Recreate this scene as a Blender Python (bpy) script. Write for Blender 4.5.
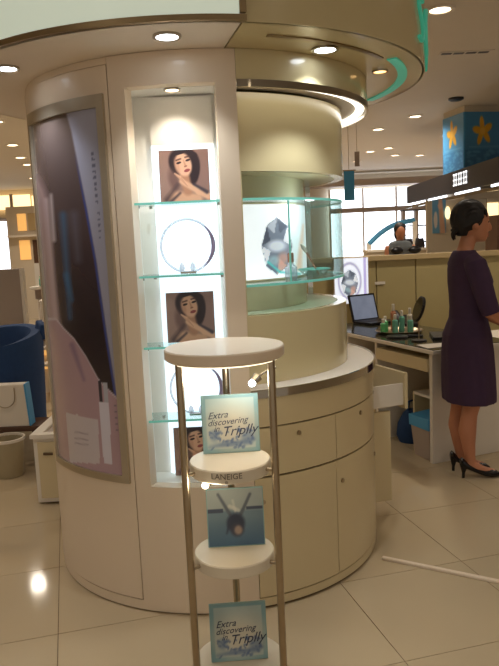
import bpy, bmesh, math, random
import numpy as np
from mathutils import Vector, Matrix

for o in list(bpy.data.objects):
    bpy.data.objects.remove(o)
S = bpy.context.scene
COL = S.collection
random.seed(7)

# ------------------------------------------------------------------ camera
F, PITCH, ROLL, CAMH = 685.9, .1329, -.0458, 1.42
fw = Vector((0, math.cos(PITCH), -math.sin(PITCH)))
up0 = Vector((0, math.sin(PITCH), math.cos(PITCH)))
rt0 = Vector((1, 0, 0))
rt = rt0 * math.cos(ROLL) + up0 * math.sin(ROLL)
up = -rt0 * math.sin(ROLL) + up0 * math.cos(ROLL)
cam = bpy.data.cameras.new('camera')
cam.sensor_fit = 'VERTICAL'
cam.sensor_height = 24.0
cam.lens = F / 666 * 24.0
cam.clip_start = .05
camo = bpy.data.objects.new('camera', cam)
COL.objects.link(camo)
camo.matrix_world = Matrix(((rt.x, up.x, -fw.x, 0), (rt.y, up.y, -fw.y, 0), (rt.z, up.z, -fw.z, CAMH), (0, 0, 0, 1)))
S.camera = camo

# ------------------------------------------------------------------ world, exposure
W = bpy.data.worlds.new('world')
S.world = W
W.use_nodes = True
W.node_tree.nodes['Background'].inputs[0].default_value = (1.0, .925, .82, 1)
W.node_tree.nodes['Background'].inputs[1].default_value = .52
S.view_settings.view_transform = 'Standard'
S.view_settings.look = 'None'
S.view_settings.gamma = 1
S.view_settings.use_curve_mapping = False
S.view_settings.exposure = 0.14
DOWN_W = 85.0       # ceiling downlight watts
WARM = (1.0, .90, .76)
COOL = (.9, .96, 1.0)


def px(x, y, z=None, Y=None):
    """photo pixel -> point on the plane at height z, or at depth Y"""
    d = fw + rt * ((x - 249.5) / F) - up * ((y - 333) / F)
    t = (z - CAMH) / d.z if z is not None else Y / d.y
    return Vector((0, 0, CAMH)) + d * t


# ------------------------------------------------------------------ materials
def lin(c):
    return tuple(((v / 255) / 12.92 if v / 255 <= .04045 else ((v / 255 + .055) / 1.055) ** 2.4) for v in c)


def mat(name, rgb, rough=.5, metal=0.0, emit=None, es=0.0, var=.05, scale=6.0, trans=0.0, ior=1.45, bump=0.0, coat=0.0, spec=.5):
    m = bpy.data.materials.new(name)
    m.use_nodes = True
    nt = m.node_tree
    b = nt.nodes['Principled BSDF']
    c = lin(rgb)
    b.inputs['Roughness'].default_value = rough
    b.inputs['Metallic'].default_value = metal
    b.inputs['IOR'].default_value = ior
    b.inputs['Transmission Weight'].default_value = trans
    b.inputs['Coat Weight'].default_value = coat
    b.inputs['Coat Roughness'].default_value = .08
    b.inputs['Specular IOR Level'].default_value = spec
    if emit is not None:
        b.inputs['Emission Color'].default_value = lin(emit) + (1,)
        b.inputs['Emission Strength'].default_value = es
    if var > 0:
        tc = nt.nodes.new('ShaderNodeTexCoord')
        n = nt.nodes.new('ShaderNodeTexNoise')
        n.inputs['Scale'].default_value = scale
        n.inputs['Detail'].default_value = 4
        mx = nt.nodes.new('ShaderNodeMix')
        mx.data_type = 'RGBA'
        mx.inputs['A'].default_value = tuple(v * (1 - var) for v in c) + (1,)
        mx.inputs['B'].default_value = tuple(min(1, v * (1 + var)) for v in c) + (1,)
        nt.links.new(tc.outputs['Object'], n.inputs['Vector'])
        nt.links.new(n.outputs['Fac'], mx.inputs['Factor'])
        nt.links.new(mx.outputs['Result'], b.inputs['Base Color'])
        if bump:
            bp = nt.nodes.new('ShaderNodeBump')
            bp.inputs['Strength'].default_value = bump
            bp.inputs['Distance'].default_value = .004
            nt.links.new(n.outputs['Fac'], bp.inputs['Height'])
            nt.links.new(bp.outputs['Normal'], b.inputs['Normal'])
    else:
        b.inputs['Base Color'].default_value = c + (1,)
    return m


def print_mat(name, rough=.35, es=0.0, coat=0.0):
    m = bpy.data.materials.new(name)
    m.use_nodes = True
    nt = m.node_tree
    b = nt.nodes['Principled BSDF']
    a = nt.nodes.new('ShaderNodeAttribute')
    a.attribute_name = 'Col'
    nt.links.new(a.outputs['Color'], b.inputs['Base Color'])
    b.inputs['Roughness'].default_value = rough
    b.inputs['Coat Weight'].default_value = coat
    b.inputs['Coat Roughness'].default_value = .05
    if es:
        nt.links.new(a.outputs['Color'], b.inputs['Emission Color'])
        b.inputs['Emission Strength'].default_value = es
    return m


def glass_mat(name, rgb, alpha=.25, rough=.03):
    m = bpy.data.materials.new(name)
    m.use_nodes = True
    nt = m.node_tree
    nt.nodes.remove(nt.nodes['Principled BSDF'])
    out = nt.nodes['Material Output']
    tr = nt.nodes.new('ShaderNodeBsdfTransparent')
    tr.inputs[0].default_value = tuple(.55 + .45 * v for v in lin(rgb)) + (1,)
    gl = nt.nodes.new('ShaderNodeBsdfGlossy')
    gl.inputs['Roughness'].default_value = rough
    df = nt.nodes.new('ShaderNodeBsdfDiffuse')
    df.inputs[0].default_value = lin(rgb) + (1,)
    lw = nt.nodes.new('ShaderNodeLayerWeight')
    lw.inputs[0].default_value = .5
    pw = nt.nodes.new('ShaderNodeMath')
    pw.operation = 'POWER'
    pw.inputs[1].default_value = 4.0
    fr = nt.nodes.new('ShaderNodeMath')
    fr.operation = 'MULTIPLY_ADD'
    fr.inputs[1].default_value = .45
    fr.inputs[2].default_value = .035
    nt.links.new(lw.outputs['Facing'], pw.inputs[0])
    nt.links.new(pw.outputs[0], fr.inputs[0])
    m1 = nt.nodes.new('ShaderNodeMixShader')
    m1.inputs[0].default_value = alpha
    m2 = nt.nodes.new('ShaderNodeMixShader')
    nt.links.new(tr.outputs[0], m1.inputs[1])
    nt.links.new(df.outputs[0], m1.inputs[2])
    nt.links.new(fr.outputs[0], m2.inputs[0])
    nt.links.new(m1.outputs[0], m2.inputs[1])
    nt.links.new(gl.outputs[0], m2.inputs[2])
    nt.links.new(m2.outputs[0], out.inputs[0])
    return m


M = {}
M['cream'] = mat('cream_laminate', (230, 211, 187), .38, var=.03, scale=2.5, coat=.15)
M['gold'] = mat('champagne_gloss', (214, 199, 156), .22, var=.03, scale=2.5, coat=.5)
M['basecream'] = mat('ivory_laminate', (212, 194, 154), .33, var=.03, scale=3, coat=.25)
M['white'] = mat('warm_white', (226, 216, 202), .45, var=.03)
M['gap'] = mat('brown_gap', (96, 74, 48), .6)
M['chrome'] = mat('chrome', (186, 181, 172), .07, 1.0, var=.02)
M['steel'] = mat('brushed_steel', (176, 160, 136), .3, 1.0, var=.08, scale=30)
M['bronze'] = mat('bronze_trim', (158, 138, 106), .38, 1.0, var=.08, scale=20)
M['glass'] = glass_mat('glass_sheet', (215, 235, 232), .05)
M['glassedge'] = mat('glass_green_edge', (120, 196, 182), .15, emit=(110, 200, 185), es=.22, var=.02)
M['nichewhite'] = mat('niche_white', (242, 238, 230), .4, var=.02)
M['lightbox_white'] = mat('lit_acrylic', (235, 240, 240), .3, emit=(214, 236, 250), es=1.15, var=0)
M['signglass'] = mat('pale_green_sign_glow', (222, 228, 208), .18, emit=(214, 228, 210), es=.44, var=.02, coat=.5)  # glow put into the glossy panel's material to make it look brighter
M['bulb'] = mat('bulb_cool', (255, 255, 255), .3, emit=(235, 245, 255), es=14, var=0)
M['bulbwarm'] = mat('bulb_warm', (255, 240, 220), .3, emit=(255, 232, 196), es=6, var=0)
M['bulbdim'] = mat('bulb_dim_warm', (255, 230, 200), .3, emit=(255, 200, 130), es=3.0, var=0)
M['teal'] = mat('teal_neon', (90, 190, 165), .4, emit=(60, 190, 155), es=.22, var=0)
M['black'] = mat('black_plastic', (24, 22, 24), .35)
M['dark'] = mat('dark_fascia', (38, 34, 36), .4)
M['blue'] = mat('blue_upholstery', (30, 60, 104), .8, var=.15, scale=40, bump=.2)
M['bluelight'] = mat('light_blue', (70, 150, 200), .5)
M['olive'] = mat('olive_panel', (176, 160, 112), .5)
M['oliveedge'] = mat('partition_cap', (190, 166, 122), .5)
M['grey'] = mat('grey_panel', (168, 152, 140), .6)
M['floor'] = mat('polished_tile', (192, 173, 142), .08, var=.06, scale=1.7, spec=.45)
M['joint'] = mat('tile_joint', (120, 98, 70), .8)
M['ceil'] = mat('ceiling_paint', (214, 206, 196), .8, var=.02)
M['wall'] = mat('wall_paint', (205, 192, 172), .7, var=.03)
M['day'] = mat('daylit_glass', (235, 240, 245), .3, emit=(236, 244, 255), es=2.6, var=.0)
M['warmlit'] = mat('warm_lit_panel', (255, 232, 190), .4, emit=(255, 226, 170), es=1.5, var=0)
M['amber'] = mat('amber_lit_cubby', (230, 180, 110), .4, emit=(240, 180, 100), es=.7, var=0)
M['skin'] = mat('skin', (186, 124, 92), .5, var=.05, scale=12)
M['dress'] = mat('purple_dress', (62, 40, 66), .85, var=.12, scale=30, bump=.15)
M['hair'] = mat('black_hair', (24, 17, 17), .62, var=.2, scale=60)
M['shoe'] = mat('black_leather', (20, 16, 18), .25)
M['print'] = print_mat('printed_card', .35)
M['printgloss'] = print_mat('printed_poster', .22, coat=.8)
M['printlit'] = print_mat('backlit_print', .3, es=.72)
M['ink'] = mat('ink', (58, 62, 82), .6, var=0)
M['inkgrey'] = mat('grey_lettering', (120, 108, 92), .5, var=0)
M['whiteink'] = mat('white_lettering', (235, 235, 235), .5, emit=(230, 235, 240), es=.8, var=0)
M['acrylic'] = mat('frosted_acrylic', (224, 212, 190), .3, var=.02)
M['cardback'] = mat('card_aqua_edge', (140, 172, 170), .3, var=.02)
M['screen'] = mat('laptop_screen', (120, 130, 150), .2, emit=(120, 130, 155), es=.35, var=.5, scale=9)
M['green'] = mat('green_bottle', (96, 190, 120), .2, var=.04)
M['aqua'] = mat('aqua_bottle', (110, 180, 160), .2, var=.04)
M['wood'] = mat('brown_wood', (88, 60, 42), .5, var=.2, scale=14)
M['bin'] = mat('putty_plastic', (172, 158, 128), .5)
M['mirror'] = mat('mirror_glass', (90, 92, 92), .08, .9, var=0)
M['red'] = mat('red_cloth', (150, 50, 46), .7)
M['pinkgold'] = mat('rose_gold', (210, 150, 120), .25, .6, var=.05)
M['greycoat'] = mat('grey_clothing', (86, 90, 92), .8)


# ------------------------------------------------------------------ mesh builder
class MB:
    def __init__(s):
        s.v, s.f = [], []

    def add(s, vs, fs):
        o = len(s.v)
        s.v += [tuple(v) for v in vs]
        s.f += [tuple(i + o for i in f) for f in fs]
        return s

    def box(s, x0, x1, y0, y1, z0, z1):
        vs = [(x, y, z) for x in (x0, x1) for y in (y0, y1) for z in (z0, z1)]
        return s.add(vs, [(0, 1, 3, 2), (4, 6, 7, 5), (0, 4, 5, 1), (2, 3, 7, 6), (0, 2, 6, 4), (1, 5, 7, 3)])

    def obox(s, c, ax, ay, az, hx, hy, hz):
        c = Vector(c)
        vs = [c + Vector(ax) * (hx * i) + Vector(ay) * (hy * j) + Vector(az) * (hz * k) for i in (-1, 1) for j in (-1, 1) for k in (-1, 1)]
        return s.add(vs, [(0, 1, 3, 2), (4, 6, 7, 5), (0, 4, 5, 1), (2, 3, 7, 6), (0, 2, 6, 4), (1, 5, 7, 3)])

    def sector(s, r0, r1, z0, z1, t0, t1, step=2.0):
        """curved slab, angle in degrees measured from -Y towards +X"""
        full = (t1 - t0) >= 359.99
        n = max(2, int(math.ceil((t1 - t0) / step)))
        vs = []
        for i in range(n if full else n + 1):
            a = math.radians(t0 + (t1 - t0) * i / n)
            sx, cy = math.sin(a), -math.cos(a)
            vs += [(r0 * sx, r0 * cy, z0), (r1 * sx, r1 * cy, z0), (r1 * sx, r1 * cy, z1), (r0 * sx, r0 * cy, z1)]
        fs = []
        m = n if full else n + 1
        for i in range(n):
            a, b = i * 4, ((i + 1) % m) * 4
            for k in range(4):
                k2 = (k + 1) % 4
                fs.append((a + k, b + k, b + k2, a + k2))
        if not full:
            fs += [(0, 1, 2, 3), (n * 4 + 3, n * 4 + 2, n * 4 + 1, n * 4)]
        return s.add(vs, fs)

    def lathe(s, prof, n=32, c=(0, 0, 0), cap=True):
        vs, fs = [], []
        for r, z in prof:
            for i in range(n):
                a = 2 * math.pi * i / n
                vs.append((c[0] + r * math.cos(a), c[1] + r * math.sin(a), c[2] + z))
        for j in range(len(prof) - 1):
            for i in range(n):
                i2 = (i + 1) % n
                fs.append((j * n + i, j * n + i2, (j + 1) * n + i2, (j + 1) * n + i))
        if cap:
            fs.append(tuple(range(n))[::-1])
            fs.append(tuple((len(prof) - 1) * n + i for i in range(n)))
        return s.add(vs, fs)

    def loft(s, rings, cap=True):
        n = len(rings[0])
        vs = [p for r in rings for p in r]
        fs = []
        for j in range(len(rings) - 1):
            for i in range(n):
                i2 = (i + 1) % n
                fs.append((j * n + i, j * n + i2, (j + 1) * n + i2, (j + 1) * n + i))
        if cap:
            fs.append(tuple(range(n))[::-1])
            fs.append(tuple((len(rings) - 1) * n + i for i in range(n)))
        return s.add(vs, fs)

    def tube(s, pts, r, n=10, closed=False):
        pts = [Vector(p) for p in pts]
        k = len(pts)
        rs = r if isinstance(r, (list, tuple)) else [r] * k
        rings = []
        prev = None
        for i in range(k):
            if closed:
                t = pts[(i + 1) % k] - pts[i - 1]
            else:
                t = pts[min(i + 1, k - 1)] - pts[max(i - 1, 0)]
            t.normalize()
            if prev is None:
                a = Vector((0, 0, 1)) if abs(t.z) < .9 else Vector((1, 0, 0))
                nrm = t.cross(a).normalized()
            else:
                nrm = (prev - t * prev.dot(t)).normalized()
            prev = nrm
            bn = t.cross(nrm)
            rings.append([pts[i] + nrm * (rs[i] * math.cos(2 * math.pi * q / n)) + bn * (rs[i] * math.sin(2 * math.pi * q / n)) for q in range(n)])
        if closed:
            rings.append(rings[0])
        return s.loft(rings, cap=not closed)

    def sphere(s, c, rx, ry=None, rz=None, n=16, m=10):
        ry = ry or rx
        rz = rz or rx
        rings = []
        for j in range(m + 1):
            ph = math.pi * (j / m) * .998 + .003
            rings.append([(c[0] + rx * math.sin(ph) * math.cos(2 * math.pi * i / n), c[1] + ry * math.sin(ph) * math.sin(2 * math.pi * i / n), c[2] - rz * math.cos(ph)) for i in range(n)])
        return s.loft(rings)

    def mesh(s, name):
        me = bpy.data.meshes.new(name)
        me.from_pydata(s.v, [], s.f)
        bm = bmesh.new()
        bm.from_mesh(me)
        bmesh.ops.recalc_face_normals(bm, faces=bm.faces)
        bm.to_mesh(me)
        bm.free()
        me.shade_smooth()
        me.set_sharp_from_angle(angle=math.radians(35))
        return me


def link(name, me, m=None, parent=None, bevel=0.0):
    o = bpy.data.objects.new(name, me)
    COL.objects.link(o)
    if m is not None:
        me.materials.append(m)
    if parent is not None:
        o.parent = parent
    if bevel:
        b = o.modifiers.new('bevel', 'BEVEL')
        b.width = bevel
        b.segments = 2
        b.limit_method = 'ANGLE'
    return o


def part(name, mb, m, parent, bevel=0.0):
    return link(name, mb.mesh(name), M[m] if isinstance(m, str) else m, parent, bevel)


def tag(o, label=None, cat=None, group=None, kind=None):
    if label:
        o['label'] = label
    if cat:
        o['category'] = cat
    if group:
        o['group'] = group
    if kind:
        o['kind'] = kind
    return o


def thing(name, label, cat, loc=(0, 0, 0), rz=0.0, group=None):
    o = bpy.data.objects.new(name, None)
    o.empty_display_size = .1
    COL.objects.link(o)
    o.location = loc
    o.rotation_euler = (0, 0, rz)
    return tag(o, label, cat, group)


def struct(name, mb, m, parent=None, label=None):
    o = part(name, mb, m, parent)
    o['kind'] = 'structure'
    if label:
        o['label'] = label
    return o


def lamp(name, kind, loc, power, color, parent=None, size=.05, rot=(0, 0, 0), spot=100, blend=.6):
    l = bpy.data.lights.new(name, kind)
    l.energy = power
    l.color = color
    if kind == 'SPOT':
        l.spot_size = math.radians(spot)
        l.spot_blend = blend
        l.shadow_soft_size = size
    elif kind == 'POINT':
        l.shadow_soft_size = size
    else:
        l.shape = 'DISK'
        l.size = size
    o = bpy.data.objects.new(name, l)
    COL.objects.link(o)
    o.location = loc
    o.rotation_euler = rot
    if parent is not None:
        o.parent = parent
    return o


def text_mesh(body, size, shear=0.0, depth=.0006):
    c = bpy.data.curves.new('lettering', 'FONT')
    c.body = body
    c.size = size
    c.shear = shear
    c.align_x = 'CENTER'
    c.align_y = 'CENTER'
    c.extrude = depth
    c.resolution_u = 3
    o = bpy.data.objects.new('lettering', c)
    COL.objects.link(o)
    dg = bpy.context.evaluated_depsgraph_get()
    me = bpy.data.meshes.new_from_object(o.evaluated_get(dg))
    bpy.data.objects.remove(o)
    bpy.data.curves.remove(c)
    me.materials.clear()
    return me


# ------------------------------------------------------------------ printed pictures (colour per vertex)
class Paint:
    def __init__(s, nx, ny):
        s.nx, s.ny = nx, ny
        s.u, s.v = np.meshgrid(np.linspace(0, 1, nx), np.linspace(0, 1, ny))
        s.u0, s.v0 = s.u, s.v
        s.c = np.zeros((ny, nx, 3))

    def on_photo(s, fn, loc):
        """measure the print in photo pixels: where each point of the real surface falls in the photograph"""
        X, Y = np.zeros(s.u0.shape), np.zeros(s.u0.shape)
        for j in range(s.ny):
            for i in range(s.nx):
                d = Vector(fn(float(s.u0[j, i]), float(s.v0[j, i]))) + Vector(loc) - Vector((0, 0, CAMH))
                k = F / d.dot(fw)
                X[j, i], Y[j, i] = 249.5 + d.dot(rt) * k, 333 - d.dot(up) * k
        s.u, s.v = X, Y

    def fill(s, c):
        s.c[:] = c

    def lay(s, mask, c):
        m = np.clip(mask, 0, 1)[..., None]
        s.c = s.c * (1 - m) + np.array(c, float) * m

    def ell(s, cx, cy, rx, ry, rot=0.0, soft=.12):
        a = math.radians(rot)
        du, dv = s.u - cx, s.v - cy
        x = du * math.cos(a) + dv * math.sin(a)
        y = -du * math.sin(a) + dv * math.cos(a)
        d = np.sqrt((x / rx) ** 2 + (y / ry) ** 2)
        return np.clip((1 + soft - d) / (2 * soft), 0, 1)

    def seg(s, x0, y0, x1, y1, w0, w1=None, soft=.012):
        w1 = w0 if w1 is None else w1
        dx, dy = x1 - x0, y1 - y0
        t = np.clip(((s.u - x0) * dx + (s.v - y0) * dy) / (dx * dx + dy * dy + 1e-9), 0, 1)
        d = np.hypot(s.u - x0 - t * dx, s.v - y0 - t * dy)
        return np.clip((w0 + (w1 - w0) * t + soft - d) / (2 * soft), 0, 1)

    def poly(s, pts, soft=0.0):
        inside = np.zeros(s.u.shape, bool)
        n = len(pts)
        for i in range(n):
            x0, y0 = pts[i]
            x1, y1 = pts[(i + 1) % n]
            if y0 == y1:
                continue
            cond = ((y0 > s.v) != (y1 > s.v)) & (s.u < (x1 - x0) * (s.v - y0) / (y1 - y0) + x0)
            inside ^= cond
        return inside.astype(float)

    def rect(s, x0, x1, y0, y1):
        return ((s.u >= x0) & (s.u <= x1) & (s.v >= y0) & (s.v <= y1)).astype(float)

    def mesh(s, name, fn):
        """fn(u,v)->xyz"""
        vs = [fn(float(s.u0[j, i]), float(s.v0[j, i])) for j in range(s.ny) for i in range(s.nx)]
        fs = [(j * s.nx + i, j * s.nx + i + 1, (j + 1) * s.nx + i + 1, (j + 1) * s.nx + i) for j in range(s.ny - 1) for i in range(s.nx - 1)]
        me = bpy.data.meshes.new(name)
        me.from_pydata(vs, [], fs)
        at = me.color_attributes.new('Col', 'FLOAT_COLOR', 'POINT')
        c = s.c.reshape(-1, 3) / 255.0
        l = np.where(c <= .04045, c / 12.92, ((c + .055) / 1.055) ** 2.4)
        at.data.foreach_set('color', np.hstack([l, np.ones((len(l), 1))]).astype(np.float32).ravel())
        me.shade_smooth()
        return me


# ================================================================== SETTING
T = .565
ga = math.radians(14.6)
gu = Vector((math.cos(ga), math.sin(ga)))
gv = Vector((-math.sin(ga), math.cos(ga)))
floor = struct('floor', MB().box(-10, 10, -5, 19, -.08, -.006), 'joint', label='polished beige tiled shop floor with thin joints')
tm = MB().box(-T / 2 + .0015, T / 2 - .0015, -T / 2 + .0015, T / 2 - .0015, -.006, 0).mesh('tile')
tm.materials.append(M['floor'])
cells = []
for i in range(-30, 40):
    for j in range(-20, 45):
        c = gu * (-.137 + T * (i + .5)) + gv * (2.51 + T * (j + .5))
        if not (-9.6 < c.x < 9.6 and -4.6 < c.y < 18.6):
            continue
        d = Vector((c.x, c.y, -CAMH))
        dep = d.dot(fw)
        vis = dep > .6 and abs(d.dot(rt) / dep * F) < 290 and abs(d.dot(up) / dep * F) < 380
        cells.append((0 if vis else 1, c.length, c))
cells.sort(key=lambda q: (q[0], q[1]))
rest = MB()
for k, (vv, dd, c) in enumerate(cells):
    if k < 230:
        o = bpy.data.objects.new('tile', tm)
        COL.objects.link(o)
        o.parent = floor
        o.location = (c.x, c.y, 0)
        o.rotation_euler = (0, 0, ga)
    else:
        h = T / 2 - .0015
        p = [c + gu * a + gv * b for a, b in ((-h, -h), (h, -h), (h, h), (-h, h))]
        rest.add([(q.x, q.y, 0) for q in p], [(0, 1, 2, 3)])
ro = part('tile_field', rest, 'floor', floor)
ro['kind'] = 'stuff'
CEIL = 3.0
struct('ceiling', MB().box(-10, 10, -5, 19, CEIL, CEIL + .1), 'ceil', label='flat cream shop ceiling with recessed lights')
wb = struct('wall_back', MB().box(-10, 10, 18.0, 18.2, 0, CEIL), 'wall', label='far end wall of the shop')
struct('wall_right', MB().box(9.8, 10, -5, 18, 0, CEIL), 'wall', label='right side wall of the shop')
struct('wall_left', MB().box(-10, -9.8, -5, 18, 0, CEIL), 'wall', label='left side wall of the shop')

# far daylit shop front (right of the column)
w1 = struct('window_1', MB().box(2.2, 5.6, 17.86, 17.88, .9, 2.62), 'day', label='bright far shop front window')
for x in (2.2, 3.05, 3.9, 4.75, 5.6):
    part('window_mullion', MB().box(x - .022, x + .022, 17.78, 17.85, .9, 2.62), 'white', w1)
part('window_transom', MB().box(2.2, 5.6, 17.77, 17.85, 2.02, 2.14), 'grey', w1)
struct('trim_1', MB().box(1.5, 9, 17.3, 17.75, 2.66, 2.82), 'grey', label='grey bulkhead above the far shop front')
# left far strip windows
w2 = struct('window_2', MB().box(-8.2, -5.45, 17.86, 17.88, 2.5, 2.86), 'warmlit', label='long lit strip window high on the far left wall')
part('window_mullion', MB().box(-5.95, -5.88, 17.8, 17.85, 2.48, 2.88), 'grey', w2)
w3 = struct('window_3', MB().box(-5.40, -4.9, 17.86, 17.88, 2.45, 2.82), 'warmlit', label='short lit strip window beside the poster')
d1 = struct('door_1', MB().box(-6.6, -5.55, 17.8, 17.86, 0, 2.3), 'grey', label='far left glazed door with yellow lit edge')
part('door_pane', MB().box(-6.45, -5.9, 17.77, 17.79, .2, 2.2), 'day', d1)
part('door_edge_light', MB().box(-5.78, -5.6, 17.77, 17.79, .2, 2.25), 'warmlit', d1)
tag(part('floor_cable_cover', MB().obox(((.545 + 1.6) / 2, (2.874 + 2.236) / 2, .006), (.856, -.517, 0), (.517, .856, 0), (0, 0, 1), .62, .010, .006), 'cream', None, .003),
    'narrow white cable cover strip running across the tiles from the round cabinet', 'cable cover')

# ceiling downlights; the ones out of view are added to light the hall
dl_pts = [(2.07, 10.6), (2.70, 12.9), (2.38, 9.6), (3.63, 14.3), (3.08, 14.1), (2.44, 14.9), (2.44, 13.3), (1.465, 5.15), (4.3, 9.6), (3.4, 11.6),
          (-3.39, 10.5), (-3.73, 11.9), (-3.93, 12.9), (-4.56, 15.3), (-2.95, 8.6), (-4.6, 8.2), (4.2, 6.0), (2.2, 3.2), (-2.3, 6.1), (-2.2, 3.4), (-4.4, 4.6), (4.4, 2.4),
          (1.4, .8), (-1.4, .6), (0, -1.4), (2.8, -1.4), (-2.8, -1.4), (-4.2, 1.2), (.4, 7.2), (0, 10.0), (0, 13.5), (6.6, 6.5), (6.8, 10.5), (6.6, 14.5), (-6.8, 7.5), (-7, 11), (-7, 14.5)]
dlr = MB().sector(.075, .105, -.012, 0, 0, 360, 12).mesh('trim_ring')
dlr.materials.append(M['white'])
dll = MB().lathe([(.074, -.004), (.074, .0)], 24).mesh('lens')
dll.materials.append(M['bulbwarm'])
seen = []
for k, (x, y) in enumerate(dl_pts):
    d = Vector((x, y, CEIL - CAMH))
    xx = 249.5 + F * d.dot(rt) / d.dot(fw)
    yy = 333 - F * d.dot(up) / d.dot(fw)
    t = thing('ceiling_downlight', 'lit', 'downlight', (x, y, CEIL))
    vis = d.dot(fw) > 0 and 0 < yy < 200 and (340 < xx < 499 or 0 <= xx < 34)
    seen.append((('left' if xx < 60 else 'right') if vis else None, d.length, t))
    link('trim_ring', dlr, None, t)
    link('lens', dll, None, t)
    lamp('lamp', 'SPOT', (0, 0, -.03), DOWN_W * (.3 if y < 4 else 1.0), WARM, t, .08, spot=150, blend=.9)
ORD = ['nearest', 'second nearest', 'third nearest', 'fourth nearest', 'fifth nearest', 'sixth nearest', 'seventh nearest', 'eighth nearest', 'ninth nearest', 'tenth nearest', 'eleventh nearest', 'twelfth nearest']
for sd in ('left', 'right', None):
    for k, (_, _, t) in enumerate(sorted((q for q in seen if q[0] == sd), key=lambda q: q[1])):
        if sd:
            t['label'] = '%s of the round ceiling downlights %s of the display column' % (ORD[k], sd)
            t['group'] = 'hall ceiling downlights in view'
        else:
            t['label'] = 'unseen round recessed downlight added to light the hall'
            t['group'] = 'unseen downlights added to light the hall'
vent = thing('ceiling_vent', 'dark slotted air vent in the ceiling right of the canopy', 'vent', (*px(466, 52, CEIL).xy, CEIL), 0)
part('frame', MB().box(-.24, .24, -.05, .05, -.008, 0), 'ceil', vent)
for k in range(4):
    part('slot', MB().box(-.22 + k * .11, -.13 + k * .11, -.022, .022, -.012, -.008), 'dark', vent)
q = px(456, 98, CEIL)
tag(part('smoke_detector', MB().lathe([(.06, -.035), (.09, -.02), (.09, 0)], 20, (0, 0, 0)), 'black', None), 'small dark round detector on the ceiling left of the blue pillar', 'detector').location = (q.x, q.y, CEIL)

# ================================================================== ROUND DISPLAY UNIT
CX, CY, R = -.183, 3.228, .753
U = thing('round_display_unit', 'tall round cream display column with curved poster, lit niche and counter', 'display column', (CX, CY, 0))
part('plinth', MB().sector(.0, .742, 0, .046, 0, 360), 'gap', U)
part('base_body', MB().sector(0, .741, .046, .842, 13.7, 248), 'gap', U)
part('plinth_facing', MB().sector(.742, .750, .006, .044, -110, 13.4), 'cream', U)
# left full height curved panel with the poster
part('curved_panel', MB().sector(.70, R, .05, 2.06, -112, -22.0), 'cream', U)
part('top_filler', MB().sector(.70, .749, 2.063, 2.087, -112, -22.0), 'cream', U)
nich = MB()
nich.sector(.70, R, .012, 2.086, -21.7, -16.8).sector(.70, R, .012, 2.086, 7.9, 13.5)
nich.sector(.70, R, .012, .513, -16.8, 7.9).sector(.70, R, 1.974, 2.086, -16.8, 7.9)
part('niche_surround', nich, 'cream', U)
part('column_return', MB().sector(.58, .70, .87, 1.96, 12.6, 13.5), 'cream', U)
NX0, NX1 = R * math.sin(math.radians(-16.8)), R * math.sin(math.radians(7.9))
YB = -.553
part('niche_jamb', MB().box(NX0 - .012, NX0, -.68, YB, .50, 1.985), 'nichewhite', U)
part('niche_jamb', MB().box(NX1, NX1 + .012, -.70, YB, .50, 1.985), 'nichewhite', U)
part('niche_floor', MB().box(NX0, NX1, -.688, YB, .495, .5125), 'nichewhite', U)
part('niche_ceiling', MB().box(NX0, NX1, -.688, YB, 1.9745, 1.99), 'nichewhite', U)
part('niche_back', MB().box(NX0 - .012, NX1 + .012, YB, YB + .015, .495, 1.99), 'nichewhite', U)
BX0, BX1 = -.338 - CX, -.104 - CX
part('lit_back_panel', MB().box(BX0, BX1, YB - .02, YB - .001, .515, 1.79), 'lightbox_white', U)
part('upper_back_panel', MB().box(BX0, BX1, YB - .02, YB - .001, 1.793, 1.965), 'nichewhite', U)
for z in (1.575, 1.31, 1.045, .765):
    g = part('glass_shelf', MB().box(NX0 + .003, NX1 - .003, -.70, YB - .022, z - .008, z), 'glass', U)
    part('green_edge', MB().box(NX0 + .003, NX1 - .003, -.7035, -.70, z - .008, z), 'glassedge', g)
    part('green_edge', MB().box(NX0 + .0005, NX0 + .003, -.70, YB - .022, z - .008, z), 'glassedge', g)
    for x in (NX0 + .012, NX1 - .012, BX0 - .012):
        part('shelf_clip', MB().lathe([(.007, -.018), (.007, -.008)], 10, (x, -.66 if x != BX0 - .012 else -.60, z)), 'chrome', g)


def downlight(parent, x, y, z, r, m, ring='chrome', power=0.0, color=COOL, spot=110):
    rg = part('downlight_ring', MB().sector(r, r * 1.3, z - .006, z + .001, 0, 360, 12), ring, parent)
    for v in rg.data.vertices:
        v.co.x += x
        v.co.y += y
    part('downlight_lens', MB().lathe([(r, z - .003), (r, z)], 20, (x, y, 0)), m, parent)
    if power:
        lamp('downlight_lamp', 'SPOT', (x, y, z - .02), power, color, parent, r * .6, spot=spot, blend=.7)


q = px(172, 89, 1.974)
downlight(U, q.x - CX, q.y - CY, 1.974, .024, 'bulbwarm', power=3.0, color=(1, .9, .75), spot=120)

# poster on the left panel
PT0, PT1, PZ0, PZ1 = -61.5, -23.2, .522, 1.963
M['frame'] = mat('silver_frame', (196, 186, 168), .42, 1.0, var=.06, scale=20)
fr = part('poster_frame', MB().sector(R, R + .014, PZ1 - .045, PZ1, PT0, PT1).sector(R, R + .014, PZ0, PZ0 + .028, PT0, PT1)
          .sector(R, R + .014, PZ0 + .028, PZ1 - .045, PT1 - 2.2, PT1).sector(R, R + .014, PZ0 + .028, PZ1 - .045, PT0, PT0 + 1.6), M['frame'], U)
def curved(Rr, t0, t1, z0, z1):
    def fn(uu, vv):
        a = math.radians(t0 + (t1 - t0) * uu)
        return (Rr * math.sin(a), -Rr * math.cos(a), z0 + (z1 - z0) * vv)
    return fn


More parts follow.
